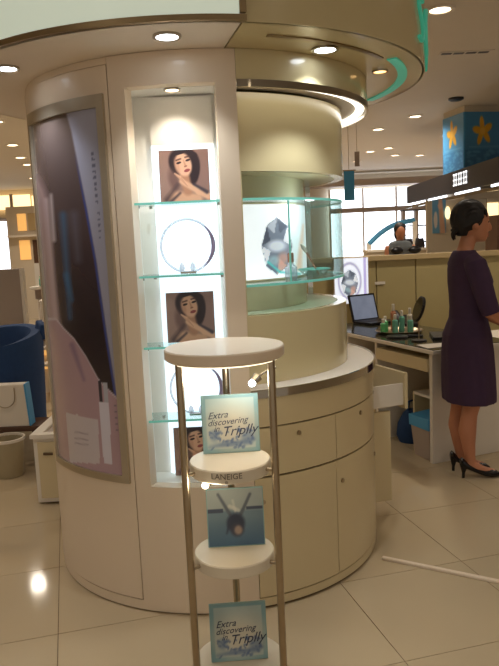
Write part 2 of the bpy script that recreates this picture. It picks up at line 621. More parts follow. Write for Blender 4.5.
pfn = curved(R + .004, PT0 + 1.5, PT1 - 2.5, PZ0 + .027, PZ1 - .044)
P = Paint(110, 230)
P.on_photo(pfn, (CX, CY, 0))
X, Y = P.u, P.v
P.fill((104, 90, 86))
P.lay((Y - 120) / 130, (74, 60, 66))
P.lay((Y - 230) / 90, (44, 34, 42))
bx = np.interp(Y, [95, 130, 170, 210, 260, 330, 400], [60, 70, 78, 86, 95, 105, 116])
P.lay((X - bx) / 2.0, (166, 166, 186))
P.lay((1.6 - np.abs(X - bx)) / 1.2 * np.clip((Y - 150) / 60, 0, 1), (66, 78, 150))
lx = np.interp(Y, [95, 160, 200, 250, 300, 335], [34, 40, 52, 56, 60, 66])
P.lay((lx - X) / 8 * np.clip((Y - 150) / 40, 0, 1), (172, 146, 152))
P.lay(P.seg(46, 200, 56, 320, 2, 3, 2) * .7, (206, 186, 190))
P.lay(P.seg(51, 195, 54, 240, 1.5, 2, 1.5) * .7, (216, 204, 208))
P.lay(P.seg(63, 215, 70, 318, 3, 2.5, 3) * .75, (66, 108, 150))
P.lay(P.seg(74, 215, 78, 260, 4, 3, 4) * .5, (110, 112, 132))
P.lay(P.seg(66, 275, 72, 300, 3, 2, 2) * .5, (60, 120, 170))
low = np.interp(X, [56, 64, 74, 86, 98, 104, 125], [318, 328, 338, 356, 378, 385, 405])
P.lay((Y - low) / 3, (176, 146, 156))
P.lay((1.8 - np.abs(Y - low - 1)) / 1.4, (206, 190, 202))
P.lay(P.seg(72, 345, 84, 380, 2.5, 1, 2) * .7, (128, 106, 134))
P.lay(P.poly([(66, 412), (98, 420), (100, 464), (70, 462)]) * .75, (208, 204, 210))
for yy in (432, 438, 443):
    P.lay(P.seg(75, yy, 88, yy + 2, .6, .6, .5) * .7, (140, 130, 140))
P.lay(P.poly([(98, 381), (101.5, 381.5), (103, 402), (100, 402)]), (56, 52, 64))
P.lay(P.poly([(103, 382), (107, 383), (108.5, 403), (104.5, 403)]), (176, 176, 188))
P.lay(P.poly([(99, 402), (109, 403), (112, 464), (104, 464)]), (212, 206, 220))
for kk in range(9):
    P.lay(P.rect(91 + kk * .55, 94 + kk * .55, 152 + kk * 6, 155 + kk * 6), (112, 112, 132))
for kk in range(5):
    P.lay(P.rect(97 + kk * .4, 99.5 + kk * .4, 212 + kk * 6, 214.5 + kk * 6), (116, 116, 136))
    P.lay(P.rect(114 + kk * .4, 116.5 + kk * .4, 405 + kk * 6, 407 + kk * 6), (126, 112, 128))


link('poster', P.mesh('poster', pfn), M['printgloss'], U)['label'] = 'glossy curved cosmetics poster with dark sweep, pink drape and white tube'

# right base cabinet fronts
part('top_rail', MB().sector(.741, R, .726, .842, 13.6, 150), 'basecream', U)
for t0, t1 in ((13.7, 42.7), (43.0, 72.0), (72.3, 101.0)):
    dr = part('drawer_front', MB().sector(.741, R, .534, .720, t0, t1), 'basecream', U)
    dd = part('door_front', MB().sector(.741, R, .05, .526, t0 - (.4 if t0 > 20 else 0), t1 - .4), 'basecream', U)
    for tt, zz, pp in ((t0 + 14.4, .683, dr), (t0 + 2.2, .435, dd)):
        a = math.radians(tt)
        n = Vector((math.sin(a), -math.cos(a), 0))
        c = n * R + Vector((0, 0, zz))
        part('lock', MB().tube([c, c + n * .006], .009, 12), 'steel', pp)
part('back_facing', MB().sector(.741, R, .05, .720, 130, 246), 'basecream', U)
part('toe_strip', MB().sector(.742, .752, .012, .045, 13.6, 246), 'basecream', U)
# pulled-out drawer and open door on the far right side
a = math.radians(112)
n = Vector((math.sin(a), -math.cos(a), 0))
tg = Vector((math.cos(a), math.sin(a), 0))
zz = Vector((0, 0, 1))
od = part('open_drawer', MB().obox(n * .845 + zz * .56, n, tg, zz, .12, .16, .008), 'white', U)
part('drawer_side', MB().obox(n * .845 + tg * .155 + zz * .61, n, tg, zz, .12, .006, .055), 'white', od)
part('drawer_side', MB().obox(n * .845 - tg * .155 + zz * .61, n, tg, zz, .12, .006, .055), 'white', od)
part('drawer_front', MB().obox(n * .975 + zz * .627, n, tg, zz, .009, .175, .093), 'basecream', od)
a2 = math.radians(103)
n2 = Vector((math.sin(a2), -math.cos(a2), 0))
part('open_door', MB().obox(n2 * .83 + zz * .288, n2, Vector((math.cos(a2), math.sin(a2), 0)), zz, .075, .009, .238), 'basecream', U)
# counter
part('counter_top', MB().sector(.56, .757, .842, .866, 13.6, 250), 'white', U)
part('chrome_rim', MB().sector(.757, .764, .838, .870, 13.6, 250), 'chrome', U)
M['sill'] = mat('pale_green_sill', (214, 220, 192), .3, var=.03)
# recessed gloss column with the glass window
RC, RI, W0, W1 = .64, .60, 1.135, 1.68
colm = MB().sector(RI, RC, .866, W0, 13.5, 250).sector(RI, RC, W1, 1.965, 13.5, 250).sector(RI, RC, W0, W1, 13.5, 16.3).sector(RI, RC, W0, W1, 208, 250)
part('column_shell', colm, 'gold', U)
part('window_sill', MB().sector(.40, RI + .02, W0 - .02, W0 - .001, 14, 245), M['sill'], U)
part('window_head', MB().sector(.40, RI + .02, W1 + .001, W1 + .02, 14, 245), 'basecream', U)
part('window_cheek', MB().sector(.46, RI, W0, W1, 13.5, 14.5), 'white', U)
part('core', MB().sector(.0, .46, W0 - .02, W1 + .02, 0, 360, 4), mat('core_paint', (214, 206, 174), .4, var=.03), U)
for z in (1.582, 1.255):
    g = part('glass_shelf', MB().sector(.47, .63, z - .010, z, 16.6, 205), 'glass', U)
    part('green_edge', MB().sector(.63, .634, z - .010, z, 16.6, 205), 'glassedge', g)
part('curved_glass', MB().sector(.629, .633, 1.256, 1.571, 34.5, 205), 'glass', U)
part('glass_edge_strip', MB().sector(.628, .634, 1.256, 1.571, 34.2, 34.6, .2), 'glassedge', U)
part('glass_post', MB().box(-.012, .012, -.012, .012, W0, W1), 'chrome', U).location = (.60 * math.sin(math.radians(122)), -.60 * math.cos(math.radians(122)), 0)
# gem light panel on the core
def gem(P, cx, cy, rx, ry):
    pts = [(cx + rx * math.cos(math.radians(90 + k * 45)) * (1 if k % 2 == 0 else .96), cy + ry * math.sin(math.radians(90 + k * 45))) for k in range(8)]
    P.lay(P.poly(pts), (108, 118, 132))
    cols = [(168, 176, 186), (74, 80, 92), (206, 212, 218), (96, 104, 118), (180, 150, 140), (122, 126, 140), (210, 216, 222), (84, 92, 106)]
    for k in range(8):
        x0, y0 = pts[k]
        x1, y1 = pts[(k + 1) % 8]
        P.lay(P.poly([(x0 * .97 + cx * .03, y0 * .97 + cy * .03), (x1 * .97 + cx * .03, y1 * .97 + cy * .03), ((x0 + x1) / 2 * .5 + cx * .5, (y0 + y1) / 2 * .5 + cy * .5)]), cols[k])
    P.lay(P.ell(cx, cy + .02, rx * .6, ry * .2, -4, .35) * .85, (206, 214, 222))
    P.lay(P.ell(cx + rx * .35, cy - ry * .45, rx * .32, ry * .22, 20, .4) * .7, (196, 150, 132))
    P.lay(P.ell(cx - rx * .2, cy - ry * .5, rx * .35, ry * .16, -20, .4) * .6, (150, 186, 190))


gfn = curved(.464, 15.2, 92, 1.262, 1.567)
P = Paint(110, 70)
P.on_photo(gfn, (CX, CY, 0))
P.fill((238, 246, 250))
gem(P, 277, 246, 15.5, -29)
P.lay(P.seg(268, 262, 280, 272, 1.0, 1.0, .8) + P.seg(280, 272, 300, 274, 1.0, 1.0, .8), (80, 180, 176))
P.lay(P.seg(299, 268, 303, 225, 3, .6, 1.5) * .8, (236, 196, 168))
link('gem_light_panel', P.mesh('gem_light_panel', gfn), M['printlit'], U)['label'] = 'backlit white panel printed with a grey faceted gem'
lamp('window_glow', 'POINT', (.55 * math.sin(1.0), -.55 * math.cos(1.0), 1.54), .7, COOL, U, .03)
# header above the column
part('header', MB().sector(.56, R, 1.984, 2.087, 13.6, 250), 'gold', U)
part('header_chrome', MB().sector(R - .004, R + .005, 1.958, 1.984, 13.6, 250), 'chrome', U)
part('header_soffit', MB().sector(.62, R - .004, 1.978, 1.984, 13.6, 250), 'white', U)
part('header_light', MB().sector(.705, .738, 1.970, 1.977, 14.5, 240), mat('cove_strip', (250, 248, 240), .4, emit=(255, 252, 240), es=2.6, var=0), U)
# canopy
ox, oy, RCAN = -.017, -.038, 1.004
K = part('canopy', MB().sector(RCAN - .012, RCAN, 2.088, CEIL - .005, 13.2, 230), 'gold', U)
K.location = (ox, oy, 0)
part('soffit', MB().sector(.60, RCAN - .005, 2.088, 2.10, -130, 12.6), mat('soffit_paint', (244, 232, 218), .5, var=.02), K)
part('soffit', MB().sector(.60, RCAN - .005, 2.088, 2.10, 13.0, 230), 'gold', K)
part('fascia', MB().sector(RCAN - .012, RCAN - .002, 2.088, CEIL - .005, -130, 13.2), 'cream', K)
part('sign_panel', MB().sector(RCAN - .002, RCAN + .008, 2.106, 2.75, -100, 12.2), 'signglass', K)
part('sign_trim', MB().sector(RCAN - .004, RCAN + .014, 2.088, 2.106, -100, 13.4).sector(RCAN - .004, RCAN + .014, 2.112, 2.76, 12.2, 13.4), 'bronze', K)
part('light_groove', MB().sector(.872, .892, 2.084, 2.089, 20, 58), 'bronze', K)
part('neon_strip', MB().sector(.893, .932, 2.0835, 2.089, 60, 112), 'teal', K)


def fasc(t, z):
    aa = math.radians(t)
    return ((RCAN + .006) * math.sin(aa), -(RCAN + .006) * math.cos(aa), z)


def smooth(pts, k=5):
    out = []
    for i in range(len(pts) - 1):
        p0, p1, p2, p3 = (np.array(pts[max(0, min(len(pts) - 1, i + d))], float) for d in (-1, 0, 1, 2))
        for s in range(k):
            t = s / k
            out.append(tuple(.5 * (2 * p1 + (p2 - p0) * t + (2 * p0 - 5 * p1 + 4 * p2 - p3) * t * t + (3 * p1 - p0 - 3 * p2 + p3) * t ** 3)))
    out.append(tuple(pts[-1]))
    return out


sm = smooth([(66, 2.30), (63, 2.31), (62.4, 2.275), (64.5, 2.235), (66.5, 2.195), (65.0, 2.155), (62.2, 2.160)])
part('teal_letter', MB().tube([fasc(*q) for q in sm], .008, 8), 'teal', K)
oo = smooth([(74, 2.31), (70, 2.28), (69.5, 2.21), (73, 2.155), (79, 2.15), (83, 2.20), (81, 2.28), (74, 2.31)])
part('teal_letter', MB().tube([fasc(*q) for q in oo[:-1]], .008, 8, closed=True), 'teal', K)
part('teal_letter', MB().tube([fasc(*q) for q in smooth([(78, 2.29), (76.5, 2.22), (77.5, 2.14), (80, 2.10)])], .007, 8), 'teal', K)
for (xx, yy, rr, mm, pw) in ((167, 36, .036, 'bulb', 13.0), (325, 49, .038, 'bulb', 13.0), (380, 71, .026, 'bulbdim', 2.0), (7, 68, .034, 'bulb', 11.0)):
    q = px(xx, yy, 2.086)
    downlight(K, q.x - CX - ox, q.y - CY - oy, 2.087, rr, mm, power=pw, spot=105)

# ================================================================== things in the niche
def woman_photo():
    P = Paint(110, 110)
    P.fill((138, 108, 100))
    u, v = P.u, P.v
    P.lay(np.clip(1 - u * 1.6, 0, 1) * .7, (160, 130, 118))
    P.lay(P.ell(.40, .76, .20, .25, 12) + P.ell(.69, .62, .13, .30, -8) + P.ell(.55, .92, .22, .10, -10), (46, 33, 38))
    P.lay(P.ell(.28, .45, .10, .20, 10, .4) * .6, (92, 66, 64))
    P.lay(P.seg(.30, .08, .75, .06, .14, .10, .04), (206, 160, 130))
    P.lay(P.seg(.50, .50, .56, .22, .10, .09, .03), (176, 128, 102))
    P.lay(P.ell(.49, .72, .165, .225, 16), (222, 176, 148))
    P.lay(P.ell(.36, .70, .05, .14, 14, .4) * .6, (190, 140, 116))
    P.lay(P.ell(.44, .955, .16, .04, 14), (46, 33, 38))
    P.lay(P.seg(.35, .805, .44, .83, .013) + P.seg(.53, .855, .62, .875, .013), (74, 48, 46))
    P.lay(P.ell(.40, .755, .052, .022, 14) + P.ell(.585, .80, .050, .022, 14), (48, 32, 36))
    P.lay(P.seg(.495, .80, .53, .70, .010, .02), (192, 142, 116))
    P.lay(P.ell(.535, .685, .035, .014, 14), (150, 96, 80))
    P.lay(P.ell(.56, .605, .062, .030, 14), (150, 70, 72))
    P.lay(P.seg(.44, .40, .78, .20, .05, .06, .02) + P.seg(.78, .20, .98, .10, .06, .07, .02), (214, 168, 138))
    for k in range(4):
        P.lay(P.seg(.46 + k * .03, .42 - k * .03, .31 + k * .035, .555 - k * .02, .018, .014), (220, 174, 144))
        P.lay(P.seg(.46 + k * .03, .40 - k * .03, .33 + k * .035, .53 - k * .02, .004, .003), (170, 122, 98))
    P.lay(P.seg(.12, .06, .36, .34, .05, .03, .04) * .8, (74, 56, 58))
    P.lay(P.seg(.68, .34, .94, .18, .02, .035, .02) * .9, (52, 46, 58))
    P.lay(P.seg(.2, .02, .4, .18, .03, .02, .02) * .8, (58, 48, 56))
    return P


wp = woman_photo()
for (x0, x1, z0, h, lab) in ((-.310, -.124, 1.5755, .195, 'topmost square beauty photo of a dark-haired model on the top glass shelf'),
                             (-.316, -.132, 1.0455, .192, 'middle square beauty photo of a dark-haired model on the third glass shelf'),
                             (-.318, -.134, .5135, .190, 'lowest square beauty photo standing on the niche floor behind the round stand')):
    t = thing('photo_panel', lab, 'photo', ((x0 + x1) / 2, 2.622, z0), 0, 'beauty photos in the lit niche')
    w = (x1 - x0) / 2
    t.rotation_euler = (math.radians(-4), 0, 0)
    part('board', MB().box(-w, w, 0, .008, .0, h), 'dark', t)
    link('print', wp.mesh('print', lambda a, b, w=w, h=h: (-w + 2 * w * a, -.0008, .0 + h * b)), M['print'], t)
for (x, z, lab) in ((-.218, 1.3105, 'large clear glass ring ornament on the second glass shelf'), (-.215, .7655, 'large clear glass ring ornament on the lowest glass shelf behind the stand')):
    t = thing('glass_ring_ornament', lab, 'ornament', (x, 2.59, z), 0, 'glass ring ornaments in the niche')
    rr = .098
    ringm = M.setdefault('ringglass', glass_mat('ring_glass', (226, 232, 244), .35))
    part('ring', MB().tube([(rr * math.cos(k * math.pi / 24), 0, rr + .005 + rr * math.sin(k * math.pi / 24)) for k in range(48)], .0045, 8, closed=True), ringm, t)
    part('dark_rim', MB().tube([(rr * math.cos(k), -.003, rr + .005 + rr * math.sin(k)) for k in np.linspace(-.9, .8, 16)], [.002 + .006 * math.sin(math.pi * k / 15) for k in range(16)], 8), mat('smoky_rim', (150, 136, 168), .2), t)
    part('foot', MB().box(-.03, .03, -.015, .015, 0, .008), 'chrome', t, .002)
    for dx in (-.022, .018):
        part('crystal', MB().lathe([(.006, .008), (.011, .02), (.008, .034), (.002, .042)], 8, (dx, -.02, 0)), ringm, t)

# things in the column window
def colpos(t, r, z):
    a = math.radians(t)
    return (CX + r * math.sin(a), CY - r * math.cos(a), z)


t = thing('perfume_bottle', 'small clear bottle with rose gold cap on the glass shelf in the column window', 'bottle', colpos(45, .52, 1.255))
part('body', MB().lathe([(.022, 0), (.026, .01), (.026, .05), (.012, .062), (.010, .07)], 20), M['ringglass'], t)
part('cap', MB().lathe([(.013, .07), (.013, .105), (.010, .11)], 16), 'pinkgold', t)
t = thing('glass_dish', 'shallow teal-edged glass dish on the glass shelf in the column window', 'dish', colpos(58, .555, 1.255))
part('bowl', MB().lathe([(.02, 0), (.048, .012), (.068, .035), (.065, .036), (.045, .016), (.015, .006)], 28), 'glass', t)
part('rim', MB().tube([(.067 * math.cos(k * .262), .067 * math.sin(k * .262), .036) for k in range(24)], .0035, 6, closed=True), 'glassedge', t)
t = thing('makeup_brush', 'slanted makeup brush leaning in the teal-edged glass dish', 'brush', colpos(58, .555, 1.262))
part('handle', MB().tube([(.02, .0, .004), (-.03, 0, .10)], [.004, .005], 8), 'pinkgold', t)
part('bristles', MB().tube([(-.03, 0, .10), (-.043, 0, .122), (-.052, 0, .137)], [.006, .010, .004], 10), 'white', t)
t = tag(part('glass_bead', MB().sphere((0, 0, .012), .012), 'chrome', None), 'tiny silver bead beside the glass dish in the column window', 'bead')
t.location = colpos(75, .55, 1.255)

# ================================================================== ROUND STAND
SX, SY = -.079, 2.06
ST = thing('round_display_stand', 'round three-pole display stand with white discs in front of the column', 'display stand', (SX, SY, 0), math.radians(2.2))
part('top_disc', MB().lathe([(.174, 1.074), (.182, 1.080), (.182, 1.106), (.179, 1.11), (0.001, 1.11)], 64), 'cream', ST)
part('ring_light', MB().sector(.135, .165, 1.069, 1.0745, 0, 360, 6), mat('stand_ring_light', (255, 246, 230), .4, emit=(255, 240, 205), es=1.6, var=0), ST)
for k in range(3):
    a = math.radians(-60 + 120 * k)
    x, y = .156 * math.sin(a), -.156 * math.cos(a)
    po = part('pole', MB().lathe([(.0115, .006), (.0115, 1.0735)], 16, (x, y, 0)), 'steel', ST)
    part('pole_foot', MB().lathe([(.02, 0), (.02, .008)], 16, (x, y, 0)), 'black', po)
shelves = []
for z, rr, th in ((.755, .126, .040), (.458, .126, .038), (.088, .145, .05)):
    sh = part('shelf_disc', MB().lathe([(rr - .003, z - th), (rr, z - th + .004), (rr, z - .004), (rr - .003, z), (.001, z)], 56), 'acrylic', ST)
    shelves.append(sh)
    for k in range(3):
        a = math.radians(-60 + 120 * k)
        nn = Vector((math.sin(a), -math.cos(a), 0))
        part('bracket', MB().tube([nn * (rr - .004) + zz * (z - th / 2), nn * .148 + zz * (z - th / 2)], .006, 8), 'steel', sh)
for body, size, z in (('LANEIGE', .024, .739), ('EI', .012, .7215)):
    me = text_mesh(body, size)
    for vtx in me.vertices:
        ang = vtx.co.x / .126 - .10
        r = .1265 + vtx.co.z
        vtx.co = Vector((r * math.sin(ang), -r * math.cos(ang), z + vtx.co.y))
    link('lettering', me, M['inkgrey'], shelves[0])
# small halogen spots
for (x, y, z, m) in ((.085, .04, .985, 'bulb'), (-.074, -.06, .70, 'bulbwarm')):
    sp = part('spot_lamp', MB().tube([(x, y, z), (x + .016, y + .01, z + .014)], [.012, .016], 14), 'chrome', ST)
    part('spot_arm', MB().tube([(x + .016, y + .01, z + .014), (x + .05, y + .03, z + .028), (x + (.075 if z > .9 else .03), y + .04, z + .034)], .004, 8), 'chrome', sp)
    part('spot_bulb', MB().sphere((x - .004, y - .004, z - .004), .011), m, sp)
lamp('stand_lamp', 'POINT', (.05, -.03, 1.0), .9, (1, .93, .8), ST, .02)
lamp('stand_lamp', 'POINT', (-.055, -.105, .69), .4, (1, .85, .62), ST, .02)


def text_card():
    P = Paint(56, 56)
    P.fill((132, 168, 172))
    P.lay(P.rect(.06, .94, .06, .95), (172, 190, 186))
    P.lay(P.ell(.52, .42, .44, .36, 0, .5), (206, 200, 180))
    P.lay(P.ell(.2, .3, .08, .10, 0, .4) * .7 + P.ell(.8, .25, .12, .12, 0, .4) * .7 + P.ell(.5, .14, .3, .05, 0, .4) * .6, (116, 136, 158))
    P.lay(P.seg(.1, .1, .9, .2, .02, .03, .03) * .5, (96, 116, 146))
    rnd = random.Random(3)
    for _ in range(46):
        x, y = rnd.uniform(.1, .9), rnd.uniform(.07, .40)
        P.lay(P.ell(x, y, rnd.uniform(.015, .05), rnd.uniform(.01, .03), rnd.uniform(0, 180), .3) * .7, (92, 112, 146))
    return P


def water_card():
    P = Paint(56, 56)
    v, u = P.v, P.u
    P.fill((148, 156, 152))
    P.lay((.66 - v) / .06, (104, 124, 134))
    P.lay((.5 - v) / .5, (66, 96, 122))
    P.lay(P.rect(0, .28, .60, .67) + P.rect(.70, 1, .62, .68), (64, 72, 88))
    P.lay(P.seg(.2, .92, .40, .56, .025, .03) + P.seg(.78, .9, .60, .55, .025, .03), (86, 92, 100))
    P.lay(P.seg(.40, .70, .56, .62, .03) * .8 + P.seg(.46, .80, .5, .6, .02) * .6, (190, 190, 180))
    P.lay(P.ell(.50, .40, .16, .17, 0, .2), (46, 52, 68))
    P.lay(P.ell(.52, .28, .12, .12, 0, .25), (60, 60, 72))
    P.lay(P.ell(.54, .27, .07, .08, 0, .3), (150, 132, 120))
    P.lay(P.seg(.40, .45, .33, .22, .03, .01, .02), (50, 56, 72))
    return P


tcard, wcard = text_card(), water_card()
for k, (x, y, z, rz, kind, lab) in enumerate(((232, 454, .755, 3, 't', 'square aqua advertising card with handwriting on the upper white disc'),
                                             (237, 548, .458, 2, 'w', 'square blue card with an upside-down swimmer on the middle white disc'),
                                             (240, 663, .088, 3, 't', 'square aqua advertising card with handwriting on the bottom white disc'))):
    q = px(x, y, z)
    t = thing('display_card', lab, 'card', (q.x, q.y + .012, z + .0005), math.radians(rz), 'square cards on the round stand')
    t.rotation_euler = (math.radians(-7), 0, math.radians(rz))
    w, h = .091, .186
    part('acrylic_block', MB().box(-w, w, 0, .010, 0, h), 'cardback', t, .001)
    P = tcard if kind == 't' else wcard
    link('print', P.mesh('print', lambda a, b: (-w + .003 + (2 * w - .006) * a, -.0008, .003 + (h - .006) * b)), M['print'], t)
    if kind == 't':
        for body, size, cx, cz in (('Extra', .030, -.040, .121), ('discovering', .028, -.010, .100), ('in', .026, -.046, .078), ('Triplly', .044, .026, .070)):
            me = text_mesh(body, size, .35)
            for vtx in me.vertices:
                vtx.co = Vector((cx + vtx.co.x, -.0012 - vtx.co.z, cz + vtx.co.y + vtx.co.x * .06))
            link('lettering', me, M['ink'], t)

# ================================================================== DESK (right)
DA = math.radians(21.4)
D = thing('beauty_desk', 'cream consultation desk with dark glossy top behind the woman', 'desk', (1.10, 4.10, 0), DA)
DTOP = .72
part('desk_top', MB().box(-.03, .60, -.05, 1.45, .695, DTOP), 'white', D, .003)
part('dark_glass_top', MB().box(-.022, .592, -.042, 1.442, DTOP, DTOP + .004), mat('dark_glass_top', (58, 56, 44), .12, var=.05), D)
part('end_panel', MB().box(0, .57, 0, .03, 0, .695), 'white', D, .002)
part('divider', MB().box(.0, .57, .62, .645, 0, .695), 'white', D)
part('end_panel', MB().box(0, .57, 1.40, 1.43, 0, .695), 'white', D)
part('back_panel', MB().box(.55, .57, .03, 1.40, .05, .695), 'olive', D)
part('keyboard_drawer', MB().box(-.012, .40, .035, .615, .575, .655), 'basecream', D, .002)
part('kneehole_shelf', MB().box(.12, .55, .03, .36, .36, .378), 'white', D)
part('shelf_side', MB().box(.12, .55, .36, .375, .0, .378), 'basecream', D)
part('cubby_floor', MB().box(0, .55, .645, 1.40, .50, .515), 'white', D)
part('cubby_divider', MB().box(0, .55, 1.01, 1.03, .515, .695), 'white', D)
for y0 in (.65, 1.025):
    dd = part('cupboard_door', MB().box(-.012, .004, y0, y0 + .365, .05, .495), 'basecream', D, .002)
    part('handle', MB().box(-.03, -.012, y0 + .32, y0 + .335, .36, .44), 'steel', dd)


def dpt(x, y, z=DTOP + .004):
    c, s = math.cos(DA), math.sin(DA)
    return (1.10 + x * c - y * s, 4.10 + x * s + y * c, z)


def laptop(label, loc, rz, w=.30, tilt=20):
    t = thing('laptop', label, 'laptop', loc, rz)
    part('base', MB().box(-w / 2, w / 2, -.11, .11, 0, .02), 'black', t, .004)
    for k in range(4):
        part('key_row', MB().box(-w / 2 + .02, w / 2 - .02, -.02 + k * .028, .002 + k * .028, .02, .0225), 'dark', t)
    c, s = math.cos(math.radians(tilt)), math.sin(math.radians(tilt))
    L = part('lid', MB().obox((0, .11 + s * .11, .012 + c * .11), (1, 0, 0), (0, c, -s), (0, s, c), w / 2, .006, .11), 'black', t)
    part('screen', MB().obox((0, .103 + s * .11, .014 + c * .11), (1, 0, 0), (0, c, -s), (0, s, c), w / 2 - .015, .001, .095), 'screen', L)


laptop('open black laptop with pale screen at the far end of the desk', px(375, 323, DTOP + .004)[:], math.radians(30), .27, 16)
laptop('dark laptop turned away beside the woman in purple on the desk', px(448, 337, DTOP + .004)[:], math.radians(-100), .28, 24)
t = thing('round_mirror', 'tilted round table mirror on a thin stand on the desk', 'mirror', px(419, 341, DTOP + .004)[:])
part('base', MB().lathe([(.05, 0), (.05, .008), (.008, .014)], 20), 'black', t)
part('stem', MB().tube([(0, 0, .012), (0, 0, .16)], .005, 8), 'steel', t)
nn = Vector((-.95, -.06, .32)).normalized()
part('mirror_rim', MB().tube([Vector((0, 0, .21)) - nn * .010, Vector((0, 0, .21)) + nn * .006], [.085, .085], 28), 'black', t)
part('mirror_glass', MB().tube([Vector((0, 0, .21)) + nn * .0065, Vector((0, 0, .21)) + nn * .008], [.078, .078], 28), 'mirror', t)
t = thing('round_tray', 'shallow round metal tray holding bottles on the desk', 'tray', dpt(.25, .72))
part('dish', MB().lathe([(.15, 0), (.17, .02), (.165, .021), (.145, .006), (.01, .005)], 32), 'steel', t)
bt = [(-.09, .04, .11, 'green'), (-.04, -.06, .13, 'aqua'), (.02, .0, .15, 'aqua'), (.07, -.05, .12, 'aqua'), (.09, .05, .16, 'white'), (-.02, .09, .19, 'pinkgold'), (-.12, -.04, .10, 'green')]
blab = ['short bright green bottle at the back left of the desk tray', 'aqua lotion bottle in front on the desk tray', 'taller aqua bottle in the middle of the desk tray', 'aqua bottle at the right of the desk tray',
        'white pump bottle on the desk tray', 'tall pale rose bottle at the back of the desk tray', 'small green bottle at the left rim of the desk tray']
for (x, y, h, m), lb in zip(bt, blab):
    l0 = dpt(.25, .72, DTOP + .0095)
    b = thing('lotion_bottle', lb, 'bottle', (l0[0] + x, l0[1] + y, l0[2]), 0, 'bottles on the desk tray')
    part('body', MB().lathe([(.018, 0), (.021, .006), (.021, h * .68), (.010, h * .76)], 16), m, b)
    part('cap', MB().lathe([(.011, h * .76), (.011, h), (.008, h + .003)], 14), 'white', b)
t = thing('cable_coil', 'dark oval hand mirror lying flat on the desk', 'hand mirror', dpt(.10, .52))
t.name = 'hand_mirror'
part('frame', MB().lathe([(.07, 0), (.075, .008), (.07, .014), (.001, .014)], 24), 'black', t)
part('handle', MB().tube([(.07, 0, .007), (.17, -.03, .007)], [.012, .008], 8), 'black', t)
tag(part('paper_sheet', MB().obox(dpt(.10, .08, DTOP + .006), (math.cos(.2), math.sin(.2), 0), (-math.sin(.2), math.cos(.2), 0), (0, 0, 1), .105, .075, .001), 'white', None), 'white paper sheet near the front corner of the desk', 'paper')
# desk telephone
t = thing('desk_phone', 'black desk phone at the back of the desk behind the bottle tray', 'phone', dpt(.48, .98))
part('body', MB().loft([[(-.08, -.09, 0), (.08, -.09, 0), (.08, .09, 0), (-.08, .09, 0)], [(-.08, -.09, .03), (.08, -.09, .03), (.08, .09, .08), (-.08, .09, .08)]]), 'black', t, .004)
part('handset', MB().tube([(-.055, -.08, .055), (-.055, -.06, .075), (-.055, .06, .105), (-.055, .08, .095)], [.022, .016, .016, .022], 10), 'dark', t)
# bin and bag under the desk
t = thing('waste_bin', 'grey square bin with blue liner under the desk', 'bin', dpt(.10, .14, 0), DA)
part('body', MB().loft([[(-.08, -.08, 0), (.08, -.08, 0), (.08, .08, 0), (-.08, .08, 0)], [(-.1, -.1, .24), (.1, -.1, .24), (.1, .1, .24), (-.1, .1, .24)]]), 'grey', t, .004)
part('liner', MB().loft([[(-.104, -.104, .20), (.104, -.104, .20), (.104, .104, .20), (-.104, .104, .20)], [(-.108, -.108, .275), (.106, -.106, .262), (.108, .106, .28), (-.105, .107, .268)]]), 'bluelight', t)
t = thing('blue_bag', 'dark blue cloth bag slumped on the floor under the desk', 'bag', dpt(.20, .48, 0), DA)
part('body', MB().loft([[(r * math.cos(k * .393) * 1.0, r * .8 * math.sin(k * .393), z) for k in range(16)] for r, z in ((.11, 0), (.13, .05), (.12, .13), (.08, .2), (.05, .22))]), 'blue', t)
part('strap', MB().tube([(-.05, 0, .21), (-.04, 0, .28), (.03, 0, .29), (.05, 0, .21)], .008, 8), 'blue', t)
t = thing('cosmetics_box', 'small brown box on the shelf under the desk', 'box', dpt(.28, .18, .3785), DA)
part('carton', MB().box(-.05, .05, -.06, .06, 0, .10), 'wood', t, .002)
part('lid_band', MB().box(-.052, .052, -.062, .062, .085, .105), 'pinkgold', t, .002)

# ================================================================== partition and back things (right)
PT = thing('low_partition', 'olive low office partition with pale cap behind the desk', 'partition', (0, 6.0, 0))
for x0, x1 in ((.35, .80), (.80, 1.13), (1.13, 1.475), (1.475, 2.0), (2.0, 2.6)):
    part('panel', MB().box(x0 + .004, x1 - .004, 0, .06, .03, 1.20), 'olive', PT, .003)
part('cap', MB().box(.34, 2.62, -.03, .10, 1.20, 1.245), 'oliveedge', PT, .004)
for x in (.36, 1.475, 2.6):
    part('foot', MB().box(x - .02, x + .02, -.08, .14, 0, .03), 'grey', PT)
for x, lb in ((1.32, 'left'), (1.475, 'right')):
    t = thing('sunglasses_case', lb + ' of two rounded black cases on the partition cap', 'case', (x, 6.03, 1.246), .3)
    part('shell', MB().sphere((0, 0, .035), .062, .04, .034), 'black', t)
    part('hinge', MB().box(-.055, .055, .025, .04, .028, .038), 'dark', t)
LB = thing('gem_light_box', 'glowing light box printed with a gem on the partition behind the column', 'light box', (.90, 5.98, .84))
part('case', MB().box(-.15, .15, -.05, .015, 0, .40), 'white', LB, .003)
P = Paint(50, 60)
P.fill((228, 236, 250))
gem(P, .45, .45, .26, .30)
P.lay(P.ell(.45, .5, .36, .42, 0, .03) - P.ell(.45, .5, .30, .36, 0, .03), (170, 170, 196))
P.lay(P.rect(.86, .95, 0, 1), (176, 168, 214))
link('print', P.mesh('print', lambda a, b: (-.145 + .29 * a, -.0508, .005 + .39 * b)), M['printlit'], LB)
t = thing('notice_card', 'small white notice on the olive partition above the desk bottles', 'notice', px(380, 283, Y=5.995)[:])
part('sheet', MB().box(-.045, .045, -.004, .0, -.012, .012), 'white', t)

